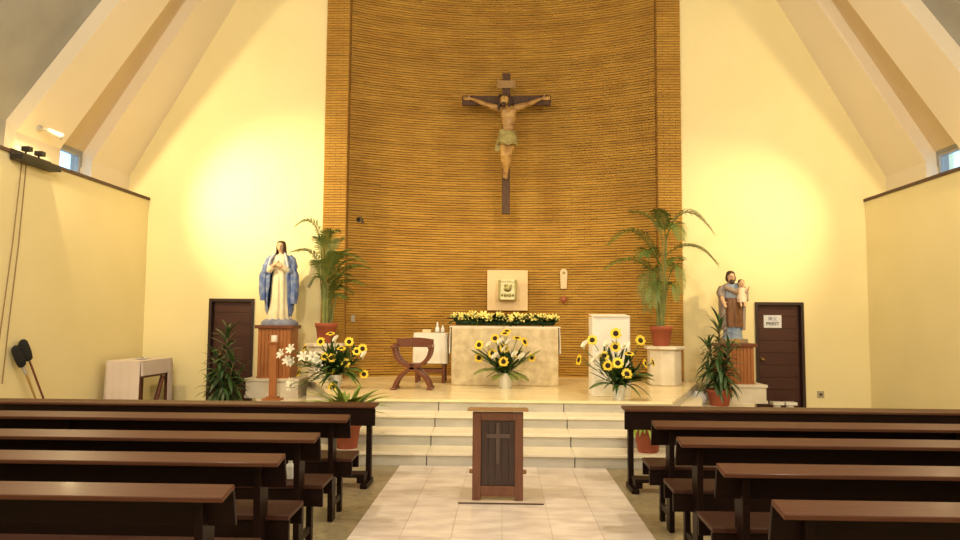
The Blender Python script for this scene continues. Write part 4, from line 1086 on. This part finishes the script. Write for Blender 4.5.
# ------------------------------------------------------------------ small things round the statues
p = ground(272.5, 400, ZS)
cs = thing('candle_stand', 'plain wooden candle stand in front of the blue-mantled statue\'s pedestal', 'candle stand', p)
hh = at(277, 338, p.y).z-ZS
MB().box((-.15, -.12, 0), (.15, .12, .03)).build('base', pedw, cs, bevel=.006)
MB().box((-.10, -.08, .03), (.10, .08, .06)).build('base_step', pedw, cs, bevel=.005)
MB().box((-.055, -.045, .06), (.055, .045, hh-.09)).build('post', pedw, cs, bevel=.005)
MB().box((-.08, -.07, hh-.09), (.08, .07, hh-.06)).build('cap', pedw, cs, bevel=.004)
MB().lathe([(.05, 0), (.052, .02), (.05, .10), (.044, .105), (.002, .10)], 16).build('candle', ceram, cs, (0, 0, hh-.06))
p = (at(699, 400, 11.88).x, 11.88, ZS)
jr = thing('ceramic_jar', 'round white ceramic jar beside the terracotta pot of the dracaena', 'jar', p)
MB().lathe([(.07, 0), (.11, .03), (.135, .09), (.125, .15), (.08, .19), (.085, .21), (.07, .21), (.06, .18)], 20).build('body', mat('jar_glaze', (.62, .64, .70), .3), jr)
MB().lathe([(.002, .17), (.062, .17)], 16, cap=False).build('inside', soil, jr)
for q, px in enumerate((777, 790)):
    p = at(px, 404, 12.5)
    r = thing('small_pedestal', 'small white fluted plaster pedestal on the floor before the door with the notice', 'pedestal', (p.x, 12.5, 0), group='pair of plaster pedestals')
    n = 24
    MB().loft([[((rr*(1+(.06 if i % 2 else 0)))*math.cos(2*PI*i/n), (rr*(1+(.06 if i % 2 else 0)))*math.sin(2*PI*i/n), z) for i in range(n)] for rr, z in ((.072, .03), (.062, .06), (.060, .235))], smooth=False).build('shaft', ceram, r)
    MB().box((-.09, -.09, 0), (.09, .09, .025)).build('foot', ceram, r, bevel=.004)
    MB().box((-.092, -.092, .235), (.092, .092, .285)).build('cap', ceram, r, bevel=.006)

# ------------------------------------------------------------------ clothed table by the left wall
tx0, tx1 = at(106.5, 361, 11.4).x, at(140.5, 361, 11.4).x; ty0, ty1 = 11.4, 12.5; TH = at(120, 361, 11.4).z
gt = thing('gift_table', 'wooden table under a pale cloth near the cream side wall', 'table', (tx0, ty0, 0))
tw_ = tx1-tx0; td = ty1-ty0
for x in (.05, tw_-.05):
    for y in (.06, td-.06): MB().box((x-.03, y-.03, 0), (x+.03, y+.03, TH-.04)).build('leg', pedd, gt, bevel=.004)
MB().box((0.004, .004, TH-.04), (tw_-.004, td-.004, TH-.006)).build('table_top', pedd, gt)
MB().box((tw_-.07, .1, TH-.28), (tw_-.03, td-.1, TH-.18)).build('apron', pedd, gt)
MB().tube([(tw_-.05, td*.55, .1), (tw_-.05, td*.8, TH-.3)], .04, 8).build('brace', pedd, gt)
cl2 = MB(); th = .006
cl2.box((-.008, -.008, TH-.005), (tw_+.008, td+.008, TH+.001))
def drop(x0, y0, x1, y1, z0, n=14, amp=.010):
    d = Vector((x1-x0, y1-y0)).normalized(); nn_ = Vector((d.y, -d.x)); rr = []
    for z, kz in ((TH-.004, 0), ((TH+z0)/2, .6), (z0, 1)):
        o_ = [Vector((x0+(x1-x0)*i/n, y0+(y1-y0)*i/n))+nn_*(.008+kz*(amp+amp*math.sin(i*1.9))) for i in range(n+1)]
        i_ = [q-nn_*th for q in reversed(o_)]
        rr.append([(q.x, q.y, z) for q in o_+i_])
    cl2.loft(rr)
drop(0, 0, tw_, 0, .03); drop(tw_, 0, tw_, td, TH-.24); drop(tw_, td-.16, tw_, td, .03); drop(0, td, 0, 0, .03)
tag(cl2.build('tablecloth', pinkcloth, loc=(tx0, ty0, 0)), 'pale rose-white cloth draped over the table near the side wall', 'tablecloth')
ds = thing('glass_dish', 'shallow glass dish on the pale-clothed table near the side wall', 'dish', (tx0+tw_*.55, 11.95, TH+.0015))
MB().lathe([(.05, 0), (.11, .012), (.13, .02), (.128, .024), (.10, .016), (.002, .008)], 20).build('dish', clear, ds)
MB().ell((0, 0, .022), (.022, .022, .012)).build('knob', trimd, ds)
# collection bags leaning on the side wall
for i, (x0, y0, x1, y1) in enumerate(((18.5, 358, 27.5, 430), (28.5, 352, 35, 398))):
    yb = 9.42+.10*i
    top = at(x0, y0, yb+.0); top.x = -XW+SH+.10+.02*i
    yy = top.y
    r = thing('collection_bag', ('black velvet collection bag on a brass pole with a silver ferrule leaning on the wall', 'black velvet collection bag on a thin brown pole leaning on the wall')[i], 'bag', (-XW+SH+.30+.03*i, yy+.42, 0))
    loc = Vector(r.location); tip = top-loc
    d = (tip).normalized()
    neck = tip-d*.14
    MB().tube([(0, 0, .0), neck], .014, 8).build('pole', brass if i == 0 else pedd, r)
    bg_ = MB()
    M3 = Vector((0, 0, 1)).rotation_difference(d).to_matrix()
    rg = []
    for zz, rr in ((-.13, .03), (-.11, .075), (-.02, .095), (.07, .095), (.13, .09), (.165, .06), (.18, .01)):
        rg.append([tip+M3 @ Vector((rr*.5*math.cos(a), rr*math.sin(a)*.88, zz)) for a in [2*PI*k/16 for k in range(16)]])
    bg_.loft(rg).build('bag', black, r)
    if i == 0: MB().tube([neck-d*.10, neck+d*.04], .022, 8).build('ferrule', wmetal, r)
# lighting bracket on the ledge with two hanging cables
p = at(15, 152, 10.5)
yb = 9.55
br = thing('light_bracket', 'dark metal lighting bracket fixed to the ledge of the side wall', 'bracket', (-XW+SH+.04, yb, ZL+.045))
MB().box((-.02, -.42, -.14), (.16, .42, -.055)).build('tray', dmetal, br, bevel=.01)
MB().box((-.02, -.42, -.06), (.0, .42, .01)).build('back_plate', dmetal, br)
for q, dy in enumerate((-.22, .05)):
    hdm = MB().tube([(.06, dy, -.06), (.06, dy, .02)], .014, 8); hdm.box((.02, dy-.045, .01), (.13, dy+.045, .075)); hdm.build('lamp_head', dmetal, br, bevel=.006)
for q, (xa, ya, xb, yb_) in enumerate(((22, 162, 1.0, 327), (26.5, 163, 8, 331))):
    def wallpt(px, py):
        r_ = ray(px, py); k2 = (-XW+SH+.015)/r_.x; return Vector((r_.x*k2, r_.y*k2, CAMH+r_.z*k2))
    a = wallpt(xa, ya); b = wallpt(xb, yb_)
    e = b+(b-a)*(.42 if q == 0 else .30); e.z = max(.3, e.z)
    tag(MB().tube([a, a.lerp(b, .5)+V((0, .02, 0)), b, e], .008, 6).build('hanging_cable', cablem), ('longer', 'shorter')[q]+' of two thin brown cables hanging down the wall from the lighting bracket', 'cable', 'bracket cables')
# white spotlight on the rib
p = at(39, 128, 10.15)
xin = -(XR-(p.z-ZK)/SL)+SH
sp_ = thing('wall_spotlight', 'small white spotlight on an arm fixed to the roof rib', 'spotlight', (xin, 10.15, p.z))
MB().lathe([(.05, 0), (.05, .03), (.02, .035), (.002, .035)], 14).build('mount', wmetal, sp_).rotation_euler = (0, math.radians(120), 0)
MB().tube([(0, 0, 0), (.10, 0, -.02), (.12, .05, -.02)], .014, 8).build('arm', wmetal, sp_)
hd_ = MB().lathe([(.002, -.02), (.035, -.015), (.04, .0), (.045, .16), (.055, .20), (.05, .20), (.04, .16)], 16).build('lamp_head', wmetal, sp_, (.12, .05, -.02))
hd_.rotation_euler = Vector((.62, .65, -.30)).to_track_quat('Z', 'Y').to_euler()
# water bottle on a pew seat
p = at(290, 480, 5.1)
bt = thing('water_bottle', 'small clear plastic bottle standing on a pew seat', 'bottle', (p.x, 5.1, .4935))
MB().lathe([(.028, 0), (.031, .006), (.031, .085), (.026, .098), (.013, .11), (.013, .118)], 16).build('body', clear, bt)
MB().lathe([(.015, .117), (.015, .135), (.002, .136)], 12).build('cap', ceram, bt)

# ------------------------------------------------------------------ added pendants for fill light over the nave (unseen, above the frame)
for i, (x, y, z, wt) in enumerate(FILL_PENDANTS):
    r = thing('fill_pendant', 'added round metal fill pendant hanging from the roof over the nave', 'lamp', (x, y, z), group='added nave fill pendants')
    ztop = ZK+(XR+.2-abs(x))*SL
    MB().tube([(0, 0, .2), (0, 0, ztop-z)], .008, 6).build('cord', dmetal, r)
    MB().lathe([(.05, .14), (.07, .17), (.06, .22), (.01, .23)], 20).build('cap', dmetal, r)
    MB().tube([(-.09, 0, .15), (.09, 0, .15)], .01, 6).build('bulb_arm', dmetal, r)
    l = bpy.data.lights.new('fill_light', 'POINT'); l.shadow_soft_size = .14; l.energy = wt; l.color = (1, .86, .66)
    o = bpy.data.objects.new('fill_light', l); C.objects.link(o); o.parent = r; o.location = (0, 0, -.02)
bpy.context.view_layer.update()
